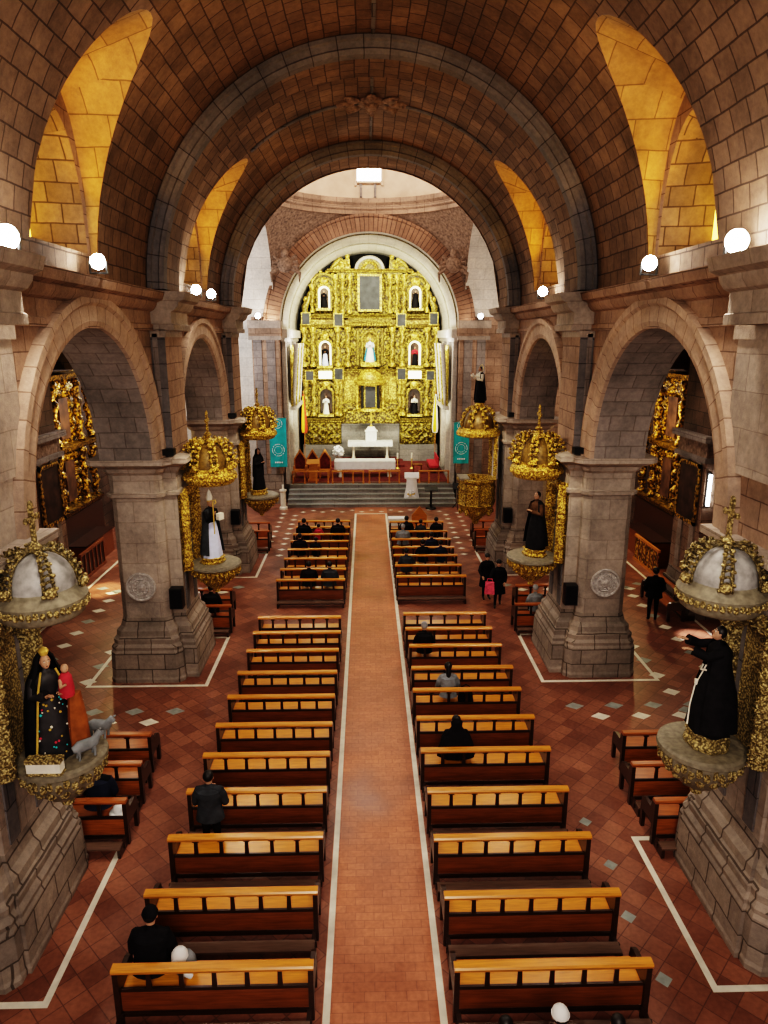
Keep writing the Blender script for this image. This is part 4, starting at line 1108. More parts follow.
    m = MB(); m.tube([(s*4.15, -.05, Lz(10.5)), (s*4.2, -.1, Lz(10.95)), (s*3.95, -.1, Lz(11.35)), (s*3.85, -.1, Lz(11.8)), (s*3.7, -.1, Lz(12.0))], [.2, .22, .18, .14, .1], GR, 8); m.build('side_scroll', ret, smooth=60)
# central temple of the first tier
m = MB(); m.lathe([(.98, Lz(4.3)), (.95, Lz(4.45)), (.9, Lz(4.5))], GR, (0, -.1, 0), 24); m.build('temple_floor', ret, smooth=40)
m = MB(); m.lathe([(.95, Lz(6.0)), (1.05, Lz(6.1)), (1.08, Lz(6.25)), (.85, Lz(6.3)), (.82, Lz(6.5)), (.62, Lz(6.85)), (.3, Lz(7.1)), (.1, Lz(7.2))], GR, (0, -.1, 0), 28)
m.build('temple_dome', ret, smooth=40)
for x in (-.86, -.52, .52, .86):
    m = MB(); m.lathe([(.10, Lz(4.45)), (.085, Lz(5.2)), (.09, Lz(6.0))], 'shade_column_black' if abs(x) < .6 else GR, (x, -.75 if abs(x) < .6 else -.5, 0), 12); m.build('temple_column', ret, smooth=40)
m = MB(); m.box((-.40, -.62, Lz(4.4)), (.40, -.3, Lz(6.0)), GR); m.build('temple_wall', ret, smooth=0)
m = MB(); m.box((-.33, -.66, Lz(4.55)), (.33, -.62, Lz(5.9)), 'painting_grey'); m.build('silver_door', ret, smooth=0)
m = MB(); m.box((-1.6, -.6, Lz(3.5)), (1.6, -.1, Lz(4.3)), GR); m.build('temple_base', ret, smooth=0)
rpanel(-1.6, 1.6, 3.5, 4.3, -.6, .14, 9., 'temple_base_panel', 1.7)
# virgin niche frame
m = MB(); pts = [(-.52, -.25, Lz(7.4))]+[(-.52*math.cos(PI*q/14), -.25, Lz(8.9)+.52*math.sin(PI*q/14)) for q in range(15)]+[(.52, -.25, Lz(7.4))]
m.tube(pts, .09, GR, 8)
for e in (-1, 1): m.tube([(e*.8, -.2, Lz(7.3)), (e*.8, -.2, Lz(9.6))], .12, GR, 10)
f = m.build('niche_frame', ret, smooth=60)
m = MB(); m.box((-.6, -.75, Lz(7.2)), (.6, .1, Lz(7.478)), GR); m.build('niche_ledge', f, smooth=0)
# central painting and top arch
m = MB(); m.box((-.78, -.3, Lz(10.65)), (.78, -.05, Lz(12.95)), GR); f = m.build('picture_frame', ret, smooth=0)
m = MB(); m.box((-.64, -.315, Lz(10.78)), (.64, -.3, Lz(12.82)), 'painting_grey'); m.build('canvas', f, smooth=0)
m = MB(); m.prism([(.95*math.cos(PI*q/16), Lz(13.2)+.85*math.sin(PI*q/16)) for q in range(17)], -.1, .4, GR, 'y'); 
m.tube([(.86*math.cos(PI*q/16), -.14, Lz(13.22)+.76*math.sin(PI*q/16)) for q in range(17)], .11, 'medallion_stone', 8)
for q in range(7): m.ball((.42*math.cos(PI*q/6), -.14, Lz(13.3)+.36*math.sin(PI*q/6)), .11, GR, 8, 5)
m.build('top_arch', ret, smooth=60)
RS = lambda x, z: (RX0+x, RY0-.36, z)
g = 'saints in the altarpiece niches'
statue('niche_statue', 'white robed saint in the lower left niche of the altarpiece', RS(-NX, 4.1), R(-90), 1.2, 'ivory', 'white_cloth', None, 'fold', 'bare', group=g, seg=16)
statue('niche_statue', 'dark robed saint with white scapular in the lower right niche of the altarpiece', RS(NX, 4.1), R(-90), 1.2, 'black_cloth', 'ivory', 'black_cloth', 'fold', 'bare', group=g, seg=16)
statue('niche_statue', 'black and white friar in the middle left lit niche of the altarpiece', RS(-NX, 7.25), R(-90), 1.25, 'lilac_cloth', 'black_cloth', 'black_cloth', 'fold', 'bare', group=g, seg=16)
statue('niche_statue', 'saint in red and black in the middle right lit niche of the altarpiece', RS(NX, 7.25), R(-90), 1.2, 'black_cloth', 'red_cloth', None, 'fold', 'bare', group=g, seg=16)
statue('niche_statue', 'black robed saint in the upper left lit niche of the altarpiece', RS(-NX, 10.85), R(-90), 1.08, 'black_cloth', 'black_cloth', 'black_cloth', 'fold', 'bare', group=g, seg=16)
statue('niche_statue', 'black saint with spread cape in the upper right lit niche of the altarpiece', RS(NX, 10.85), R(-90), 1.08, 'black_cloth', 'black_cloth', 'black_cloth', 'out', 'bare', group=g, seg=16, wide=1.25)
statue('madonna_statue', 'white robed madonna with bright blue mantle in the central niche', RS(0, 7.48), R(-90), 1.5, 'white_cloth', 'white_cloth', 'blue_mantle', 'fold', 'crown', hood='blue_mantle', seg=18, wide=1.15)

# gilded side pieces on the apse walls
for s in (-1, 1):
    nm = 'left' if s < 0 else 'right'
    t = thing('side_altarpiece', 'gilded ribbed altarpiece on the %s wall of the apse' % nm, 'altarpiece', (s*(AR-.24), 41.8, 0), 0 if s < 0 else PI)
    m = MB()
    def fn(u, v): return (.06+.22*relief(u*3.6, v*3.4, 6., 1.)*min(1, 8*u, 8*(1-u)), -1.9+3.8*u, 5.2+3.4*v)
    m.grid(fn, 40, 36, 'gold_retable'); m.build('carved_panel', t, smooth=60)
    for q in range(5):
        m = MB(); y = -1.75+3.5*q/4; m.tube([(.2, y, 5.1), (.24, y, 6.0), (.3, y, 7.2), (.38, y, 8.3), (.4, y, 8.7)], [.05, .1, .12, .13, .16], 'gold_retable' if q % 2 else 'medallion_stone', 10); m.build('column', t, smooth=60)
    m = MB(); m.box((0, -2.0, 5.0), (.35, 2.0, 5.2), 'white_stone'); m.build('ledge', t, smooth=0)

# ---------------------------------------------------------------- altar furniture
def table_cloth_table(name, label, x0, x1, y0, y1, z0, z1, drop, cloth_label, legs=True):
    t = thing(name, label, 'altar', ((x0+x1)/2, (y0+y1)/2, z0)); hx, hy = (x1-x0)/2, (y1-y0)/2; h = z1-z0
    m = MB(); m.box((-hx+.06, -hy+.06, h-.12), (hx-.06, hy-.06, h-.025), 'white_marble'); m.build('tabletop', t, smooth=0)
    for a in (-1, 1):
        for b in (-1, 1):
            m = MB(); m.lathe([(.13, 0), (.13, .1), (.08, .16), (.07, h*.5), (.09, h-.2), (.13, h-.12)], 'white_marble', (a*(hx-.35), b*(hy-.2), 0), 10); m.build('leg', t, smooth=40)
    m = MB(); n = 40
    m.box((-hx, -hy, h-.024), (hx, hy, h), 'white_cloth')
    def fn(u, v): return (-hx+2*hx*u, -hy-.012-.014*(1+math.sin(u*60))*v, h-.02-drop*v)
    m.grid(fn, 80, 4, 'white_cloth', flip=True)
    for s in (-1, 1):
        def fs(u, v, s=s): return (s*(hx+.01+.01*(1+math.sin(u*20))*v), -hy+2*hy*u, h-.02-drop*v)
        m.grid(fs, 24, 4, 'white_cloth', flip=(s < 0))
    tag(m.build('altar_cloth', smooth=60, loc=t.location), cloth_label, 'tablecloth')
    return t
table_cloth_table('front_altar', 'long free-standing altar table nearer the steps', -2.12, 1.5, 40.3, 41.4, SF+.013, 1.92, .45, 'cream white cloth draped over the front altar')
table_cloth_table('high_altar', 'smaller marble altar table below the gilded temple', -1.42, 1.5, 44.8, 45.8, SF+.3, 2.42, .28, 'white cloth over the high altar below the altarpiece')
m = MB(); m.box((-.36, -.22, 0), (.36, .22, .62), 'white_cloth'); m.box((-.42, -.26, .62), (.42, .26, .68), 'white_cloth'); m.prism([(-.36, .68), (.36, .68), (.2, .92), (-.2, .92)], -.2, .2, 'white_cloth', 'y')
tag(m.build('tabernacle', smooth=0, loc=(.1, 45.45, 2.421)), 'white tabernacle block standing on the high altar', 'tabernacle')
t = thing('altar_crucifix', 'small gold crucifix on top of the white tabernacle', 'crucifix', (.1, 45.45, 3.342))
m = MB(); m.lathe([(.12, 0), (.1, .05), (.03, .1), (.03, .3)], 'gem_gold', seg=10); m.build('foot', t); m = MB(); m.box((-.03, -.03, .25), (.03, .03, .95), 'gem_gold'); m.box((-.22, -.03, .66), (.22, .03, .72), 'gem_gold'); m.build('cross', t, smooth=0)
def chair(x, y, lab, z=SF+.013, inner='carpet_red'):
    t = thing('gothic_chair', lab, 'chair', (x, y, z), 0, 'pointed back choir chairs')
    m = MB(); m.box((-.32, -.28, .42), (.32, .28, .48), 'chair_wood'); m.build('seat', t, smooth=0)
    m = MB(); m.prism([(-.36, .45), (-.29, .45), (-.29, 1.05), (0, 1.5), (.29, 1.05), (.29, .45), (.36, .45), (.36, 1.08), (0, 1.68), (-.36, 1.08)], .22, .30, 'chair_wood', 'y'); m.box((-.29, .25, .48), (.29, .28, 1.1), inner); m.prism([(-.28, 1.08), (.28, 1.08), (0, 1.48)], .25, .28, inner, 'y'); m.build('backrest', t, smooth=0)
    for a in (-1, 1):
        m = MB(); m.box((a*.34-.03, -.28, .66), (a*.34+.03, .25, .71), 'chair_wood'); m.box((a*.34-.03, -.28, .48), (a*.34+.03, -.22, .66), 'chair_wood'); m.build('armrest', t, smooth=0)
        for b in (-.24, .24): m = MB(); m.box((a*.28-.035, b-.035, 0), (a*.28+.035, b+.035, .42), 'chair_wood'); m.build('leg', t, smooth=0)
    return t
for k, (x, w) in enumerate(((-4.16, 'leftmost of three'), (-3.42, 'middle one of three'), (-2.68, 'rightmost of three'))): chair(x, 40.4, 'orange wooden choir chair with pointed gothic back, %s beside the altar' % w)
t = thing('wooden_lectern', 'orange wooden lectern in front of the pointed choir chairs', 'lectern', (-3.3, 39.4, SF+.013))
m = MB(); m.box((-.3, -.22, 0), (.3, .22, .08), 'chair_wood'); m.box((-.24, -.16, .08), (.24, .16, 1.0), 'chair_wood'); m.build('body', t, smooth=0); m = MB(); m.prism([(-.3, .98), (.3, 1.16), (.3, 1.22), (-.3, 1.04)], -.36, .36, 'chair_wood', 'x'); m.build('book_rest', t, smooth=0)
# flowers
t = thing('flower_arrangement', 'round white flower arrangement on a stand left of the front altar', 'flowers', (-1.95, 42.1, SF+.013))
m = MB(); m.lathe([(.16, 0), (.16, .05), (.05, .1), (.05, .7), (.14, .8), (.18, .95)], 'white_marble', seg=12); m.build('stand', t, smooth=40)
rng = random.Random(9)
m = MB(); m.ball((0, 0, 1.22), .26, 'flower_white', 10, 8)
for q in range(60):
    a = rng.uniform(0, 2*PI); b = rng.uniform(-.7, 1.5); c = .33
    m.ball((c*math.cos(a)*math.cos(b), c*math.sin(a)*math.cos(b), 1.25+c*math.sin(b)), rng.uniform(.05, .085), 'flower_white', 6, 4)
m.build('blossoms', t, smooth=60)
# communion rails
def rail_seg(x0, x1, lab):
    t = thing('communion_rail', lab, 'railing', ((x0+x1)/2, 38.62, SF)); h = (x1-x0)/2
    m = MB(); m.box((-h, -.07, .68), (h, .07, .74), 'chair_wood'); m.build('handrail', t, smooth=0)
    m = MB(); m.box((-h, -.04, .05), (h, .04, .10), 'pew_brown'); m.build('lower_rail', t, smooth=0)
    n = max(3, int((x1-x0)/.55))
    for q in range(n+1):
        x = -h+.05+(2*h-.1)*q/n; m = MB(); m.lathe([(.06, 0), (.06, .1), (.035, .16), (.05, .35), (.035, .55), (.055, .62), (.055, .69)], 'chair_wood', (x, 0, 0), 8); m.build('post', t, smooth=40)
rail_seg(-4.45, -2.35, 'low wooden communion rail at the left end above the altar steps')
rail_seg(-2.2, -.35, 'low wooden communion rail left of centre above the altar steps')
rail_seg(-.1, 1.7, 'low wooden communion rail right of centre above the altar steps')
rail_seg(2.75, 4.5, 'low wooden communion rail at the right end above the altar steps')
# white draped ambo on the steps
t = thing('draped_ambo', 'white draped reading stand with flowers standing on the altar steps', 'lectern', (2.28, 37.36, SF*2/5+.004))
m = MB(); m.lathe([(.42, 0), (.40, .1), (.30, .6), (.27, 1.0), (.33, 1.15)], 'white_cloth', seg=28, sx=1., sy=.4, fold=lambda a, z: 1+.06*math.sin(9*a)); m.build('drape', t, smooth=60)
m = MB(); m.prism([(-.1, 1.1), (.12, 1.35), (.12, 1.42), (-.1, 1.17)], -.4, .4, 'white_cloth', 'x'); m.build('book_rest', t, smooth=0)
m = MB()
for q in range(16): a = q*.9; m.ball((.18*math.cos(a)-.05, -.2, .28+.16*math.sin(a*1.7)), .055, 'flower_white' if q % 4 else 'gem_gold', 6, 4)
m.build('flowers', t, smooth=60)
t = thing('black_stand', 'black pedestal stand on the floor before the right side of the steps', 'stand', (3.27, 36.38, 0))
m = MB(); m.lathe([(.30, 0), (.28, .06), (.08, .14)], 'black_metal', seg=14); m.build('foot', t, smooth=40); m = MB(); m.lathe([(.06, .12), (.05, 1.0)], 'black_metal', seg=10); m.build('pole', t); m = MB(); m.prism([(-.2, 1.0), (.2, 1.14), (.2, 1.18), (-.2, 1.04)], -.36, .36, 'black_metal', 'x'); m.build('top_plate', t, smooth=0)
t = thing('music_stand', 'dark thin legged stand beside the right altar pilaster', 'stand', (4.7, 36.3, 0))
m = MB()
for q in range(3): a = q*2.1+.4; m.tube([(0, 0, .4), (.28*math.cos(a), .28*math.sin(a), .02)], .02, 'black_metal', 6)
m.build('tripod', t); m = MB(); m.tube([(0, 0, .3), (0, 0, 1.15)], .02, 'black_metal', 6); m.build('pole', t); m = MB(); m.prism([(-.14, 1.1), (.14, 1.38), (.14, 1.41), (-.14, 1.13)], -.27, .27, 'black_metal', 'x'); m.build('desk', t, smooth=0)
t = thing('candle_post', 'white post candle stand at the left end of the altar steps', 'candlestick', (-4.72, 36.45, 0))
m = MB(); m.lathe([(.22, 0), (.22, .12), (.15, .16), (.15, .95), (.2, 1.0), (.2, 1.08)], 'white_marble', seg=14); m.build('post', t, smooth=30); m = MB(); m.lathe([(.05, 1.08), (.05, 1.35), (.0, 1.36)], 'ivory', seg=10); m.build('candle', t)
for k, (x, w) in enumerate(((1.75, 'left'), (2.65, 'right'))):
    t = thing('altar_candlestick', 'small white candle on a holder right of the front altar, %s one' % w, 'candlestick', (x, 43.1, SF+.013), 0, 'altar candles')
    m = MB(); m.lathe([(.13, 0), (.11, .04), (.03, .1), (.03, .6), (.08, .65)], 'gem_gold', seg=10); m.build('holder', t, smooth=40); m = MB(); m.lathe([(.055, .65), (.055, 1.0), (0, 1.01)], 'ivory', seg=10); m.build('candle', t)
# red upholstered bench at the right of the altar
t = thing('red_bench', 'red upholstered bench against the right wall of the apse', 'bench', (3.9, 42.6, SF+.013), R(90))
m = MB(); m.box((-1.2, -.25, .36), (1.2, .25, .48), 'red_cloth'); m.build('cushion', t, smooth=0); m = MB(); m.box((-1.2, -.25, .28), (1.2, .25, .36), 'pew_brown'); m.build('seat_frame', t, smooth=0)
for a in (-1, 1):
    for b in (-1, 1): m = MB(); m.box((a*1.1-.04, b*.2-.04, 0), (a*1.1+.04, b*.2+.04, .28), 'pew_brown'); m.build('leg', t, smooth=0)
m = MB(); m.box((-1.2, -.3, .44), (1.2, -.24, .95), 'red_cloth'); m.build('backrest', t, smooth=0)
t = thing('wooden_stool', 'small wooden side table right of the front altar', 'stool', (2.9, 41.6, SF+.013))
m = MB(); m.box((-.3, -.25, .5), (.3, .25, .56), 'pew_brown'); m.build('top', t, smooth=0)
for a in (-1, 1):
    for b in (-1, 1): m = MB(); m.box((a*.24-.03, b*.19-.03, 0), (a*.24+.03, b*.19+.03, .5), 'pew_brown'); m.build('leg', t, smooth=0)
# flags beside the altarpiece
for s, c1, c2, lab in ((-1, 'flag_yellow', 'flag_red', 'furled yellow and red flag on a pole left of the altarpiece'), (1, 'flag_yellow', 'white_cloth', 'furled yellow and white flag on a pole right of the altarpiece')):
    t = thing('furled_flag', lab, 'flag', (s*4.3+.02, 45.3, SF+.013))
    m = MB(); m.lathe([(.16, 0), (.14, .06), (.02, .1), (.02, 4.6), (.05, 4.65), (0, 4.75)], 'chair_wood', seg=10); m.build('pole', t, smooth=40)
    m = MB(); m.lathe([(.16, 2.0), (.2, 2.3), (.14, 3.3), (.04, 4.5)], c2, (0, -.03, 0), 16, fold=lambda a, z: 1+.2*math.sin(5*a)); m.build('flag_cloth', t, smooth=60)
    m = MB(); m.lathe([(.17, 2.05), (.21, 2.3), (.15, 3.3), (.05, 4.4)], c1, (0, -.035, 0), 12, a0=R(200), a1=R(285), fold=lambda a, z: 1+.2*math.sin(5*a), caps=False); m.build('flag_stripe', t, smooth=60)
# teal banners with white circles
for s, x0, x1, z0, z1 in ((-1, -5.46, -4.54, 2.15, 4.8), (1, 4.55, 5.4, 2.3, 4.6)):
    nm = 'left' if s < 0 else 'right'
    t = thing('teal_banner', 'teal cloth banner with white circle patterns hanging %s of the altar arch' % nm, 'banner', ((x0+x1)/2, 37.38, 0), 0, 'teal banners'); h = (x1-x0)/2
    m = MB(); m.grid(lambda u, v: (-h+2*h*u, .025*math.sin(u*9), z0+(z1-z0)*v+.1*(u-.5)*(1 if v > .5 else 0)), 24, 6, 'teal_cloth'); m.build('cloth', t, smooth=60)
    for cz, r in ((.26, .34), (.80, .26)):
        m = MB(); zc = z0+(z1-z0)*cz+.25
        for rr, w in ((r, .018), (r-.12, .012)):
            for q in range(0, 40):
                if (q*7) % 10 < 8:
                    a0, a1 = 2*PI*q/40, 2*PI*(q+.8)/40
                    m.add([(rr*math.cos(a)*(1.), -.035, zc+rr*math.sin(a)) for a in (a0, a1)]+[((rr-w*2)*math.cos(a), -.035, zc+(rr-w*2)*math.sin(a)) for a in (a1, a0)], [(0, 1, 2, 3)], 'banner_white')
        m.build('white_circle', t, smooth=0)
    m = MB()
    for q in range(5): m.box((-.2+.09*q, -.037, z0+.22), (-.14+.09*q, -.034, z0+.30), 'banner_white')
    m.build('lettering', t, smooth=0)
    m = MB(); m.tube([(-h-.05, 0, z1+.0), (h+.05, 0, z1+.06)], .02, 'shelf_wood', 6); m.build('rod', t)
# small furniture before the front pews
t = thing('white_side_table', 'small white cloth covered table before the front right pews', 'table', (1.25, 31.6, 0))
m = MB(); m.box((-.45, -.25, .70), (.45, .25, .76), 'white_cloth'); m.box((-.45, -.26, .42), (.45, -.25, .72), 'white_cloth'); m.build('top', t, smooth=0)
for a in (-1, 1):
    for b in (-1, 1): m = MB(); m.box((a*.38-.03, b*.2-.03, 0), (a*.38+.03, b*.2+.03, .7), 'pew_dark'); m.build('leg', t, smooth=0)
o = chair(2.3, 31.7, 'carved orange wooden chair before the front right pews', 0, 'chair_wood'); o.scale = (1, 1, .72)
# ---------------------------------------------------------------- people
def skin_mesh(name, joints, edges, sub=2):
    """joints: name -> (pos, radius); returns a continuous mesh grown along the skeleton"""
    names = list(joints); idx = {n: i for i, n in enumerate(names)}
    me = bpy.data.meshes.new(name); me.from_pydata([joints[n][0] for n in names], [(idx[a], idx[b]) for a, b in edges], [])
    o = bpy.data.objects.new(name, me); COL.objects.link(o)
    o.modifiers.new('s', 'SKIN'); 
    d = me.skin_vertices[0].data
    for n in names:
        r = joints[n][1]; d[idx[n]].radius = (r, r) if isinstance(r, (int, float)) else r
    d[idx['pelvis']].use_root = True
    sb = o.modifiers.new('b', 'SUBSURF'); sb.levels = sub; sb.render_levels = sub
    dg = bpy.context.evaluated_depsgraph_get(); ev = o.evaluated_get(dg)
    out = bpy.data.meshes.new_from_object(ev); bpy.data.objects.remove(o); bpy.data.meshes.remove(me)
    return out
def person(label, loc, rz, pose='sit', top='black_cloth', bottom='black_cloth', hair='hair_black', long_hair=False, hat=None, coat=None, h=1.66, group=None, turn=0., build=1., face=False, headdown=.0, z0=0.):
    """local +y is forward"""
    t = thing('person', label, 'person', loc, rz, group); k = h/1.7
    J = {}
    if pose == 'sit': z0 = .478+.142*k*build-.62*k
    def j(n, x, y, z, r): J[n] = ((x*k, y*k, z*k+z0), (r[0]*k, r[1]*k) if isinstance(r, tuple) else r*k)
    E = []
    if pose == 'sit':
        pz, lean = .62, .10
        base = dict(kx=.10, ky=.44, kz=.53, ax=.10, ay=.40, az=.09)
    elif pose == 'kneel':
        pz, lean = .78, .14
        base = None
    else: pz, lean, base = .93, .02, None
    B = build
    j('pelvis', 0, .0 if pose != 'sit' else .08, pz, .135*B)
    py = .0 if pose != 'sit' else .08
    j('waist', 0, py+lean*.25, pz+.18, .12*B); j('chest', 0, py+lean*.6, pz+.36, (.165*B, .125*B)); j('neck0', 0, py+lean*.9, pz+.52, .075)
    j('neck', 0, py+lean*1.05+.01, pz+.575, .055); hd = py+lean*1.2+.02+headdown*.1
    j('head', 0, hd, pz+.655-headdown*.03, .088); j('crown', 0, hd-.005+headdown*.05, pz+.755-headdown*.03, .078)
    E += [('pelvis', 'waist'), ('waist', 'chest'), ('chest', 'neck0'), ('neck0', 'neck'), ('neck', 'head'), ('head', 'crown')]
    for s, n in ((-1, 'l'), (1, 'r')):
        cy, cz = py+lean*.8, pz+.45
        j('sh'+n, s*.17*B, cy, cz, .075*B)
        if pose == 'walk': el, wr = (s*.25, cy-.03+.1*s, cz-.27), (s*.22, cy+.14+.08*s, cz-.46)
        elif pose == 'stand': el, wr = (s*.26, cy-.02, cz-.28), (s*.22, cy+.16, cz-.44)
        elif pose == 'pray': el, wr = (s*.27, cy+.04, cz-.27), (s*.07, cy+.27, cz-.17)
        else: el, wr = (s*.26, cy+.03, cz-.27), (s*.13, cy+.26, cz-.34)
        j('el'+n, *el, .056*B); j('wr'+n, *wr, .036)
        E += [('chest', 'sh'+n), ('sh'+n, 'el'+n), ('el'+n, 'wr'+n)]
        d = (Vector(wr)-Vector(el)).normalized(); pc = Vector(wr)+d*.06; sd = d.cross(Vector((0, 0, 1)) if abs(d.z) < .9 else Vector((1, 0, 0))).normalized()
        j('pa'+n, *pc, (.036, .02)); E.append(('wr'+n, 'pa'+n))
        for q, l in enumerate((.07, .08, .074, .058)):
            b = pc+sd*(.027-.018*q)+d*.03; e = b+d*l*.6+Vector((0, 0, -.012)); 
            j('f%d%s' % (q, n), *b, .010); j('g%d%s' % (q, n), *e, .009); E += [('pa'+n, 'f%d%s' % (q, n)), ('f%d%s' % (q, n), 'g%d%s' % (q, n))]
        b = pc+sd*.04*(1 if s < 0 else -1)-d*.02; e = b+sd*.015*(1 if s < 0 else -1)+d*.04
        j('t0'+n, *b, .011); j('t1'+n, *e, .010); E += [('pa'+n, 't0'+n), ('t0'+n, 't1'+n)]
        if pose == 'sit': hp, kn, an, to = (s*.10, py+.04, pz-.02), (s*.11, py+.41, pz+.0), (s*.11, py+.27, .085), (s*.12, py+.42, .035)
        elif pose == 'walk': hp, kn, an, to = (s*.09, 0, .88), (s*.09, .08+.10*s, .49), (s*.09, .20*s-.06, .09+(.04 if s < 0 else 0)), (s*.10, .20*s+.1, .035)
        else: hp, kn, an, to = (s*.09, 0, .88), (s*.10, .02, .49), (s*.10, -.02, .085), (s*.115, .15, .035)
        j('hp'+n, *hp, .092*B); j('kn'+n, *kn, .062*B); j('an'+n, *an, .042); j('to'+n, *to, .034)
        E += [('pelvis', 'hp'+n), ('hp'+n, 'kn'+n), ('kn'+n, 'an'+n), ('an'+n, 'to'+n)]
    me = skin_mesh('body', J, E)
    for mm in ('skin', top, bottom, 'black_plastic'): me.materials.append(M[mm])
    def cls(a, b):
        q = a+b
        if a.startswith(('pa', 'f', 't0')) or b.startswith('pa') or a in ('neck', 'head') : return 0
        if a.startswith('an'): return 3
        if a.startswith(('hp', 'kn')) or (a == 'pelvis' and b.startswith('hp')): return 2
        return 1
    segs = [(Vector(J[a][0]), Vector(J[b][0]), cls(a, b)) for a, b in E]
    for p in me.polygons:
        c = p.center; best = None
        for A, Bq, cl in segs:
            ab = Bq-A; u = max(0, min(1, (c-A).dot(ab)/max(ab.length_squared, 1e-9))); d = (c-(A+ab*u)).length
            if best is None or d < best[0]: best = (d, cl)
        p.material_index = best[1]; p.use_smooth = True
    body = bpy.data.objects.new('body', me); COL.objects.link(body); body.parent = t
    H = Vector(J['head'][0]); Cc = Vector(J['crown'][0])
    # face
    m = MB()
    for s in (-1, 1):
        m.ball((H.x+s*.032*k, H.y+.083*k, H.z+.045*k), (.011*k, .008*k, .006*k), 'ivory', 6, 4); m.ball((H.x+s*.032*k, H.y+.090*k, H.z+.045*k), .005*k, 'hair_black', 6, 4)
    m.build('eyes', t)
    m = MB(); m.tube([(H.x, H.y+.078*k, H.z+.04*k), (H.x, H.y+.108*k, H.z+.005*k), (H.x, H.y+.085*k, H.z-.002*k)], [.008*k, .014*k, .008*k], 'skin', 6); m.build('nose', t)
    m = MB(); m.ball((H.x, H.y+.085*k, H.z-.03*k), (.022*k, .008*k, .006*k), 'carpet_red', 8, 4); m.build('mouth', t)
    m = MB()
    for s in (-1, 1): m.ball((H.x+s*.086*k, H.y, H.z+.02*k), (.01*k, .02*k, .03*k), 'skin', 6, 5)
    m.build('ears', t)
    m = MB(); c = (H.x, H.y-.022*k, H.z+.072*k)
    if hat: m.ball((c[0], c[1]+.01*k, c[2]+.02*k), (.105*k, .112*k, .10*k), hat, 14, 8); m.lathe([(.105*k, .0), (.112*k, .03*k)], hat, (c[0], c[1]+.01*k, c[2]-.01*k), 14); m.build('cap', t, smooth=60); m = MB()
    m.ball(c, (.098*k, .103*k, .107*k), hair, 14, 8)
    if long_hair: m.tube([(c[0], c[1]-.02*k, c[2]+.03*k), (c[0], c[1]-.05*k, c[2]-.10*k), (c[0], c[1]-.075*k, c[2]-.22*k), (c[0], c[1]-.07*k, c[2]-.32*k)], [.09*k, .105*k, .10*k, .05*k], hair, 12, flat=.6)
    m.build('hair', t, smooth=60)
    # jacket with hem and collar
    if coat:
        m = MB(); P, W, Ch, Nn = (Vector(J[q][0]) for q in ('pelvis', 'waist', 'chest', 'neck0'))
        hem = P.z-(.02 if pose == 'sit' else .42 if coat[1] else .12)*k
        prof = [(hem+z0*0, P, .235 if not coat[1] else .27), (P.z, P, .215), (W.z, W, .19), (Ch.z, Ch, .215), (Ch.z+.09*k, Ch, .20), (Nn.z-.02*k, Nn, .11), (Nn.z+.02*k, Nn, .075)]
        n = 18; rings = []
        for z, c0, r in prof: rings.append([(c0.x+r*k*B*math.cos(2*PI*q/n), c0.y-.005+r*k*B*.74*math.sin(2*PI*q/n), z) for q in range(n)])
        for A, Bq in zip(rings, rings[1:]): m.strip(A, Bq, coat[0], closed=True)
        for s, nn in ((-1, 'l'), (1, 'r')):
            S_, El, Wr = (Vector(J[q+nn][0]) for q in ('sh', 'el', 'wr'))
            m.tube([S_+Vector((-s*.03*k, 0, .0)), S_.lerp(El, .5), El, El.lerp(Wr, .5), El.lerp(Wr, .94)], [.088*k*B, .082*k*B, .07*k*B, .062*k*B, .055*k*B], coat[0], 10)
        m.build('coat', t, smooth=60)
    return t, J, k
def sit(y, x, label, **kw):
    kw.setdefault('coat', (kw.get('top', 'black_cloth'), False))
    return person(label, (x, y+(.19 if kw.get('h', 1.66) > 1.4 else .33), 0), kw.pop('rz', 0), 'sit', **kw)
FG = 'worshippers in the front pews'
# rear block
sit(LY[0], -3.20, 'seated person in black jacket and knitted cap, left pew nearest the camera', hat='black_cloth', build=1.18, h=1.7)
t = thing('white_bundle', 'white and grey bundle lying on the pew beside the person in the knitted cap', 'bag', (-2.74, LY[0]+.27, .472))
m = MB(); m.ball((0, 0, .2), (.16, .15, .2), 'grey_cloth', 12, 8); m.ball((-.05, -.04, .36), (.12, .11, .14), 'white_cloth', 10, 8); m.tube([(-.1, -.1, .38), (.0, -.14, .22), (.1, -.1, .08)], [.05, .06, .04], 'white_cloth', 8); m.build('cloth', t, smooth=60)
person('standing person in a charcoal jacket in the third pew row, left of the aisle', (-3.0, LY[2]+.64, 0), 0, 'pray', 'charcoal_cloth', 'black_cloth', coat=('charcoal_cloth', False), h=1.64, build=1.12)
t, J, k = sit(RY[4], 1.62, 'seated person wrapped in a wide black shawl, right of the aisle', h=1.66, build=1.12)
m = MB(); m.lathe([(.40, .60), (.37, .8), (.29, 1.02), (.16, 1.16), (.11, 1.24), (.12, 1.34), (.06, 1.41), (0, 1.42)], 'black_cloth', (0, .10, 0), 24, sy=.6, fold=lambda a, z: 1+.04*math.sin(8*a)); m.build('shawl', t, smooth=60)
sit(RY[6], 1.74, 'seated woman with long black hair and grey jacket, right of the aisle', top='grey_cloth', long_hair=True, h=1.64)
t = thing('shoulder_bag', 'dark bag on the pew seat beside the woman with long black hair', 'bag', (2.16, RY[6]+.24, .472))
m = MB(); m.box((-.18, -.1, 0), (.18, .1, .26), 'black_cloth', .8); m.build('body', t, smooth=0); m = MB(); m.tube([(-.12, 0, .22), (-.1, 0, .36), (.0, 0, .42), (.1, 0, .36), (.12, 0, .22)], .014, 'black_cloth', 6); m.build('strap', t)
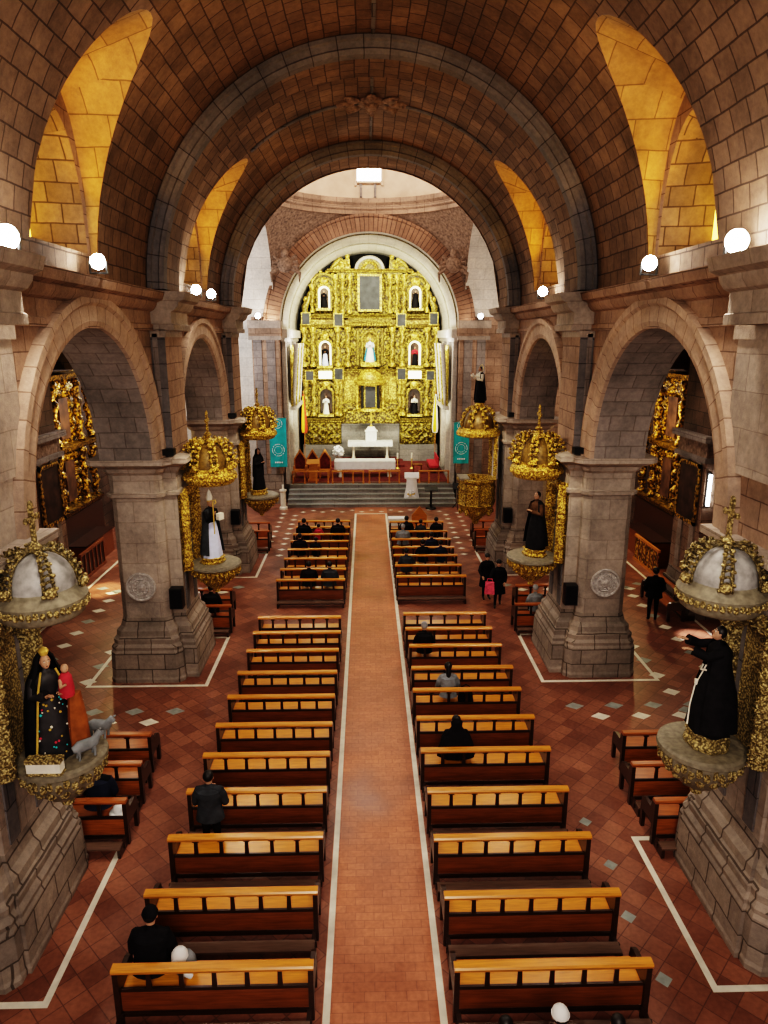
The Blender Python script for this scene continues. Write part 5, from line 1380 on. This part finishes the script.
sit(RY[8], 1.36, 'seated grey haired person in a black coat at the aisle end of a right pew', hair='hair_grey', h=1.66)
sit(5.93, 2.02, 'person in a white and red cap at the bottom edge of the photo', top='black_cloth', hat='white_cloth', h=1.66, build=1.1)
sit(5.93, 1.38, 'dark haired person beside the one in the white cap at the bottom edge', top='charcoal_cloth', h=1.52)
sit(5.93, 2.70, 'dark dressed person right of the one in the white cap at the bottom edge', top='black_cloth', h=1.5)
# front block, left
sit(FLY[0], -2.25, 'seated person in black, left one of the pair just after the gap', group=FG, build=1.15)
sit(FLY[0], -1.52, 'seated person in dark grey, right one of the pair just after the gap', top='charcoal_cloth', group=FG, build=1.12)
sit(FLY[3], -2.9, 'seated person in black at the left end of the fourth front pew, left block', group=FG, build=1.15)
sit(FLY[3], -2.26, 'seated person with head lowered next to the left end of the fourth front pew', group=FG, h=1.42, headdown=1.)
sit(FLY[5], -2.92, 'seated person in black beside a child, left front pews', group=FG, build=1.1, h=1.76)
sit(FLY[5], -2.3, 'small child in a red top seated beside an adult in black', top='red_cloth', group=FG, h=1.3)
sit(FLY[5], -1.46, 'seated person in black at the aisle end of a pew near the altar, left block', group=FG, build=1.15, h=1.74)
# front block, right
sit(FRY[1], 1.25, 'seated person in dark grey at the aisle end of the second front pew, right block', top='charcoal_cloth', group=FG, build=1.1)
sit(FRY[2], 1.96, 'seated person in dark coat, left one of two, third front pew, right block', group=FG)
sit(FRY[2], 2.66, 'seated person in black, right one of two, third front pew, right block', top='navy_cloth', group=FG, h=1.6)
sit(FRY[3], 2.40, 'seated person in dark navy in the fourth front pew, right block', top='navy_cloth', group=FG)
sit(FRY[4], 1.3, 'seated person in a wide grey jacket at the aisle end, right front pews', top='grey_cloth', hair='hair_grey', group=FG, build=1.2)
sit(FRY[5], 1.52, 'seated person in black behind the white side table', group=FG, build=1.15, h=1.74)
sit(FRY[5], 2.14, 'seated person in grey beside the one behind the white side table', top='charcoal_cloth', group=FG, h=1.5)
sit(FRY[5], 2.82, 'seated person in black at the outer end of a pew near the altar, right block', group=FG)
# walking and standing
t, J, k = person('walking woman in a black coat carrying a pink bag near the right pillars', (4.28, 22.25, 0), R(172), 'walk', 'black_cloth', 'black_cloth', coat=('black_cloth', True), h=1.66)
t = thing('pink_handbag', 'pink bag carried by the walking woman', 'bag', (3.92, 21.86, .62), R(170))
m = MB(); m.box((-.17, -.09, 0), (.17, .09, .40), 'pink_bag', .85); m.build('body', t, smooth=0); m = MB(); m.tube([(-.1, 0, .38), (-.08, 0, .52), (.08, 0, .52), (.1, 0, .38)], .014, 'pink_bag', 6); m.build('handle', t)
person('standing person in black behind the walking woman with the pink bag', (4.0, 22.95, 0), R(190), 'stand', 'black_cloth', 'black_cloth', coat=('black_cloth', True), h=1.66)
person('standing man in black seen from behind in the right aisle', (9.1, 20.85, 0), R(-15), 'stand', 'black_cloth', 'black_cloth', coat=('black_cloth', False), h=1.78, build=1.1)
# side pews
t, J, k = person('person in dark clothes seated in the side pew behind the near left shrine', (-5.2, 10.94+.19, 0), 0, 'sit', 'black_cloth', 'black_cloth', coat=('navy_cloth', False), h=1.7, build=1.15)
t = thing('white_hat', 'white hat resting on the side pew behind the near left shrine', 'hat', (-4.84, 11.17, .476))
m = MB(); m.lathe([(.17, 0), (.16, .02), (.10, .03), (.09, .12), (.04, .15), (0, .15)], 'white_cloth', seg=18); m.build('crown', t, smooth=60)
person('person in black seated in the side pew past the middle left pillar', (-5.15, 20.3+.19, 0), 0, 'sit', 'black_cloth', 'black_cloth', coat=('black_cloth', False), h=1.7, build=1.1)
person('white haired person in grey seated in the side pew past the middle right pillar', (5.15, 20.2+.19, 0), 0, 'sit', 'grey_cloth', 'black_cloth', hair='hair_grey', coat=('grey_cloth', False), h=1.62)
# ---------------------------------------------------------------- floodlights, speakers, chapels
FLOODS = [(-5.16, 10.33, 10.14, 60), (-5.1, 13.5, 10.14, 60), (-5.1, 21.0, 10.14, 60), (-5.1, 23.0, 10.14, 50), (-5.85, 37.6, 9.905, 50),
          (5.16, 10.5, 10.14, 60), (5.1, 13.5, 10.14, 60), (5.1, 21.5, 10.14, 60), (5.85, 37.6, 9.905, 15)]
FW = ['above the near left pillar', 'above the near left side arch', 'above the second left side arch, nearer one', 'above the second left side arch, farther one', 'beside the left transept',
      'above the near right pillar', 'above the near right side arch', 'above the second right side arch', 'dim one beside the right transept']
for (x, y, z, e), w in zip(FLOODS, FW):
    s = -1 if x < 0 else 1
    t = thing('floodlight', ('bright floodlight on the cornice %s' if e > 20 else 'floodlight on the ledge, %s') % w, 'light', (x, y, z), 0, 'cornice floodlights')
    m = MB(); m.box((-.14, -.05, 0), (.14, .05, .03), 'black_metal')
    for q in (-.15, .15): m.box((q-.012, -.03, 0), (q+.012, .03, .22), 'black_metal')
    m.build('yoke', t, smooth=0)
    m = MB(); m.X = Matrix.Translation((0, 0, .2)) @ Matrix.Rotation(R(65), 4, 'X'); m.lathe([(.0, -.16), (.07, -.16), (.14, .0), (.15, .02)], 'black_metal', seg=16); m.build('housing', t, smooth=40)
    m = MB(); rr = .17 if abs(y-10.4) < 1 else .14
    m.ball((-s*.02, -.06, .21), (rr, rr*.7, rr), 'lamp_glow' if e > 20 else 'tube_glow', 14, 10); m.build('lens', t, smooth=60)
FLOODS = [(x, y, z+.2, e) for x, y, z, e in FLOODS]
# ledge spotlights standing on the capitals, unlit black boxes
for s, i, dx, w in ((-1, 1, .2, 'middle left'), (1, 1, .25, 'middle right'), (-1, 2, .2, 'far left'), (1, 2, .3, 'far right')):
    t = thing('ledge_spotlight', 'black spotlight box on the capital of the %s pillar' % w, 'light', (s*(PX+dx-.05), PC[i]-.88, 6.075), 0, 'spotlights on the capitals')
    m = MB(); m.box((-.22, -.12, .04), (.22, .12, .20), 'black_metal'); m.build('housing', t, smooth=0); m = MB(); m.box((-.05, -.05, 0), (.05, .05, .05), 'black_metal'); m.build('mount', t, smooth=0)
for s, dx in ((-1, 1.15), (1, 1.2)):
    t = thing('ledge_lamp', 'small bright lamp on the capital edge of the middle %s pillar' % ('left' if s < 0 else 'right'), 'light', (s*(PX+dx), PC[1]-1.15, 6.075))
    m = MB(); m.box((-.1, -.06, 0), (.1, .06, .1), 'black_metal'); m.build('housing', t, smooth=0); m = MB(); m.ball((0, -.05, .08), (.09, .05, .06), 'tube_glow', 8, 6); m.build('lens', t)
# loudspeakers
for s, i, w in ((-1, 1, 'middle left'), (1, 1, 'middle right'), (-1, 2, 'far left'), (1, 2, 'far right')):
    y = PC[i]-1.03-.17
    if i == 2: y += .3
    t = thing('loudspeaker', 'black loudspeaker box mounted on the %s pillar' % w, 'speaker', (s*(PX+.155), PC[i]-.90, 1.98), 0, 'pillar loudspeakers')
    m = MB(); m.box((-.17, -.14, 0), (.17, .14, .56), 'black_plastic', .94); m.build('cabinet', t, smooth=0)
    m = MB(); m.box((-.15, -.15, .03), (.15, -.138, .53), 'black_cloth'); m.build('grille', t, smooth=0)
# fluorescent tube
t = thing('tube_light', 'vertical white fluorescent tube on the right chapel pier beside the dark painting', 'light', (10.56, 20.945, 3.85))
m = MB(); m.lathe([(.05, 0), (.05, 1.0)], 'tube_glow', seg=10); m.build('tube', t); m = MB(); m.box((-.06, .05, -.05), (.06, .1, 1.05), 'black_metal'); m.build('fitting', t, smooth=0)

def aisle_retable(s, y0, y1, label, z1=9.0):
    x = s*(XOUT-.02); t = thing('chapel_altarpiece', label, 'altarpiece', (x, (y0+y1)/2, 0), 0 if s < 0 else PI); h = (y1-y0)/2; G = 'gold_aisle'
    m = MB()
    def fn(u, v): return (.10+.25*relief(abs(u-.5)*2*h, v*7, 6.5, 1.)*min(1, 8*u, 8*(1-u)), -h+2*h*u, 2.2+(z1-2.2)*v)
    m.grid(fn, 40, 70, G); m.build('carved_panel', t, smooth=60)
    for q in range(5):
        yy = -h+.25+(2*h-.5)*q/4
        if q == 2: continue
        for za, zb in ((2.3, 4.6), (4.9, z1-.3)):
            m = MB(); n = 26
            m.tube([(.5+.05*math.cos(k*.8), yy+.05*math.sin(k*.8), za+(zb-za)*k/n) for k in range(n+1)], [.15*(1+.2*math.sin(k*1.6)) for k in range(n+1)], G, 10); m.build('twisted_column', t, smooth=60)
    for za in (4.6, z1-.3, 2.1):
        m = MB(); m.prism([(0, za), (.65, za+.05), (.75, za+.25), (0, za+.3)], -h, h, G, 'y'); m.build('cornice', t, smooth=0)
    m = MB(); m.box((0, -h, 0), (.6, h, 2.1), 'pew_dark'); m.build('base', t, smooth=0)
    for za in (2.6, 5.1):
        m = MB(); m.box((.3, -.42, za), (.42, .42, za+1.6), 'painting_dark'); m.build('niche_panel', t, smooth=0)
    m = MB(); m.box((.6, -h*.6, 0), (1.3, h*.6, 1.0), 'pew_brown'); m.box((.58, -h*.62, 1.0), (1.34, h*.62, 1.05), 'pew_dark'); m.build('altar_table', t, smooth=0)
    return t
aisle_retable(-1, 25.3, 30.2, 'gilded chapel altarpiece glowing behind the near left arch', 7.7)
aisle_retable(1, 25.3, 30.2, 'gilded chapel altarpiece glowing behind the near right arch', 7.7)
aisle_retable(1, 17.4, 20.6, 'gilded altarpiece half hidden beside the near right pillar', 7.0)
aisle_retable(-1, 17.4, 20.6, 'gilded altarpiece half hidden beside the near left pillar', 7.0)
for s in (-1, 1):
    nm = 'left' if s < 0 else 'right'
    t = thing('framed_painting', 'dark gilt framed painting on the %s chapel pier' % nm, 'painting', (s*(10.395), 22.0, 3.1), R(90) if s > 0 else R(-90))
    m = MB(); 
    for a in (((-.75, 0, 0), (-.63, .07, 2.0)), ((.63, 0, 0), (.75, .07, 2.0)), ((-.75, 0, 0), (.75, .07, .12)), ((-.75, 0, 1.88), (.75, .07, 2.0))): m.box(*a, 'gold_aisle')
    m.build('frame', t, smooth=0); m = MB(); m.box((-.64, .01, .1), (.64, .04, 1.9), 'painting_dark'); m.build('canvas', t, smooth=0)
    t = thing('prayer_rail', 'dark wooden railing panel in front of the %s chapel' % nm, 'railing', (s*11.0, 26.2, 0), R(90))
    m = MB(); w = 'chair_wood' if s > 0 else 'pew_brown'; m.box((-1.2, -.05, 1.0), (1.2, .05, 1.1), w); m.box((-1.2, -.04, 0), (1.2, .04, .12), w); m.build('rail', t, smooth=0)
    for q in range(7): m = MB(); m.box((-1.15+.38*q-.04, -.03, .1), (-1.15+.38*q+.04, .03, 1.0), 'pew_brown'); m.build('post', t, smooth=0)
    m = MB(); m.box((-1.2, .0, .12), (1.2, .02, 1.0), 'gold_aisle' if s > 0 else 'pew_dark'); m.build('panel', t, smooth=0)
    t = thing('confessional', 'dark wooden confessional against the %s outer wall' % nm, 'furniture', (s*(XOUT-.52), 15.0, 0), R(90) if s > 0 else R(-90))
    m = MB(); m.box((-.8, -.45, 0), (.8, .45, 2.4), 'pew_brown'); m.build('cabinet', t, smooth=0); m = MB(); m.prism([(-.85, 2.4), (.85, 2.4), (0, 2.9)], -.5, .5, 'pew_brown', 'y'); m.build('gable', t, smooth=0)
    for q in (-1, 1): m = MB(); m.box((q*.42-.26, .45, .2), (q*.42+.26, .48, 2.1), 'pew_dark'); m.build('door', t, smooth=0)
# ---------------------------------------------------------------- camera, light
cam = bpy.data.cameras.new('Camera'); co = bpy.data.objects.new('Camera', cam); COL.objects.link(co)
co.location = (-.2, 0, 9.0)
TH = math.atan(174/690.); PS = R(1.45)
co.rotation_euler = (PI/2-TH, 0, -PS)
cam.sensor_fit = 'HORIZONTAL'; cam.sensor_width = 36.; cam.lens = 36.*690/768
cam.clip_end = 200
scene.camera = co

def light(typ, loc, e, col=(1, .9, .78), target=None, size=.15, **kw):
    l = bpy.data.lights.new('lamp', typ); l.energy = e; l.color = col
    if typ == 'AREA': l.size = size
    else: l.shadow_soft_size = size
    for k, v in kw.items(): setattr(l, k, v)
    o = bpy.data.objects.new('lamp', l); COL.objects.link(o); o.location = loc
    if target is not None:
        o.rotation_euler = (Vector(target)-Vector(loc)).to_track_quat('-Z', 'Y').to_euler()
    return o
for (x, y, z, e) in FLOODS:
    s = -1 if x < 0 else 1
    if y > 30: e *= .5
    light('POINT', (x-s*.4, y, z+.3), e*.45, (1, .85, .70), size=.12)
    light('SPOT', (x-s*.35, y, z+.1), e*6., (1, .88, .76), target=(-s*1.5, y+1.0, 0), size=.2, spot_size=R(125), spot_blend=.7)
# golden light inside the lunettes
for i, (yc, W) in enumerate(LUN):
    for s in (-1, 1):
        light('SPOT', (s*5.35, yc-1.15, 10.75), 260, (1, .50, .045), target=(s*4.45, yc+1.1, 12.7), size=.06, spot_size=R(64), spot_blend=.35)
        light('POINT', (s*6.4, yc-.5, 11.3), 8, (1, .58, .08), size=.1)
# altar
for s in (-1, 1):
    light('SPOT', (s*2.4, 38.7, 12.6), 2300, (1, .97, .72), target=(-s*.6, 47, 8.0), size=.25, spot_size=R(110), spot_blend=.6)
    light('SPOT', (s*3.4, 39.0, 3.0), 950, (1, .97, .74), target=(-s*.5, 47, 10.), size=.25, spot_size=R(110), spot_blend=.6)
    light('POINT', (s*3.6, 40.5, 8.8), 110, (1, .96, .90), size=.25)
    light('POINT', (s*8.5, 33, 9.0), 1000 if s < 0 else 500, (.94, .96, 1) if s < 0 else (1, .88, .78), size=.3)
    light('POINT', (s*10.4, 27.2, 5.6), 300, (1, .74, .36), size=.2)
    light('POINT', (s*9.0, 13.5, 6.8), 120, (1, .85, .7), size=.3)
    # unseen spots added to imitate glare on the aisle floors
light('SPOT', (-9.9, 24.2, 8.5), 6000, (1, .80, .45), target=(-9.9, 24.2, 0), size=.05, spot_size=R(13), spot_blend=.8)
light('SPOT', (10.0, 19.6, 8.5), 7000, (1, .96, .92), target=(10.0, 19.6, 0), size=.05, spot_size=R(9), spot_blend=.8)
light('POINT', (-8.6, 22.0, 7.5), 90, (1, .84, .68), size=.3)
light('POINT', (9.2, 20.5, 7.5), 70, (1, .84, .68), size=.3)
for s, i in ((-1, 1), (1, 1), (-1, 2), (1, 2), (-1, 0), (1, 0)):
    light('SPOT', (s*3.3, PC[i]-2.2, 7.6), 230 if i else 110, (1, .88, .66), target=(s*4.7, PC[i], 4.9), size=.1, spot_size=R(48), spot_blend=.6)
light('POINT', (0, YC, 17.6), 900, (1, .92, .84), size=.4)
# soft fill light added behind the camera to brighten the nave
light('AREA', (0, -2.6, 9.5), 850, (1, .88, .78), target=(0, 14, 1.), size=5.)
w = bpy.data.worlds.new('World'); scene.world = w; w.use_nodes = True
bg = w.node_tree.nodes['Background']; bg.inputs[0].default_value = (.55, .47, .42, 1); bg.inputs[1].default_value = .3
scene.view_settings.view_transform = 'Filmic'
scene.view_settings.look = 'Very High Contrast'
scene.view_settings.exposure = 0.22
scene.cycles.use_denoising = True
scene.cycles.max_bounces = 6
scene.cycles.diffuse_bounces = 3
scene.cycles.glossy_bounces = 3
scene.cycles.sample_clamp_indirect = 4.
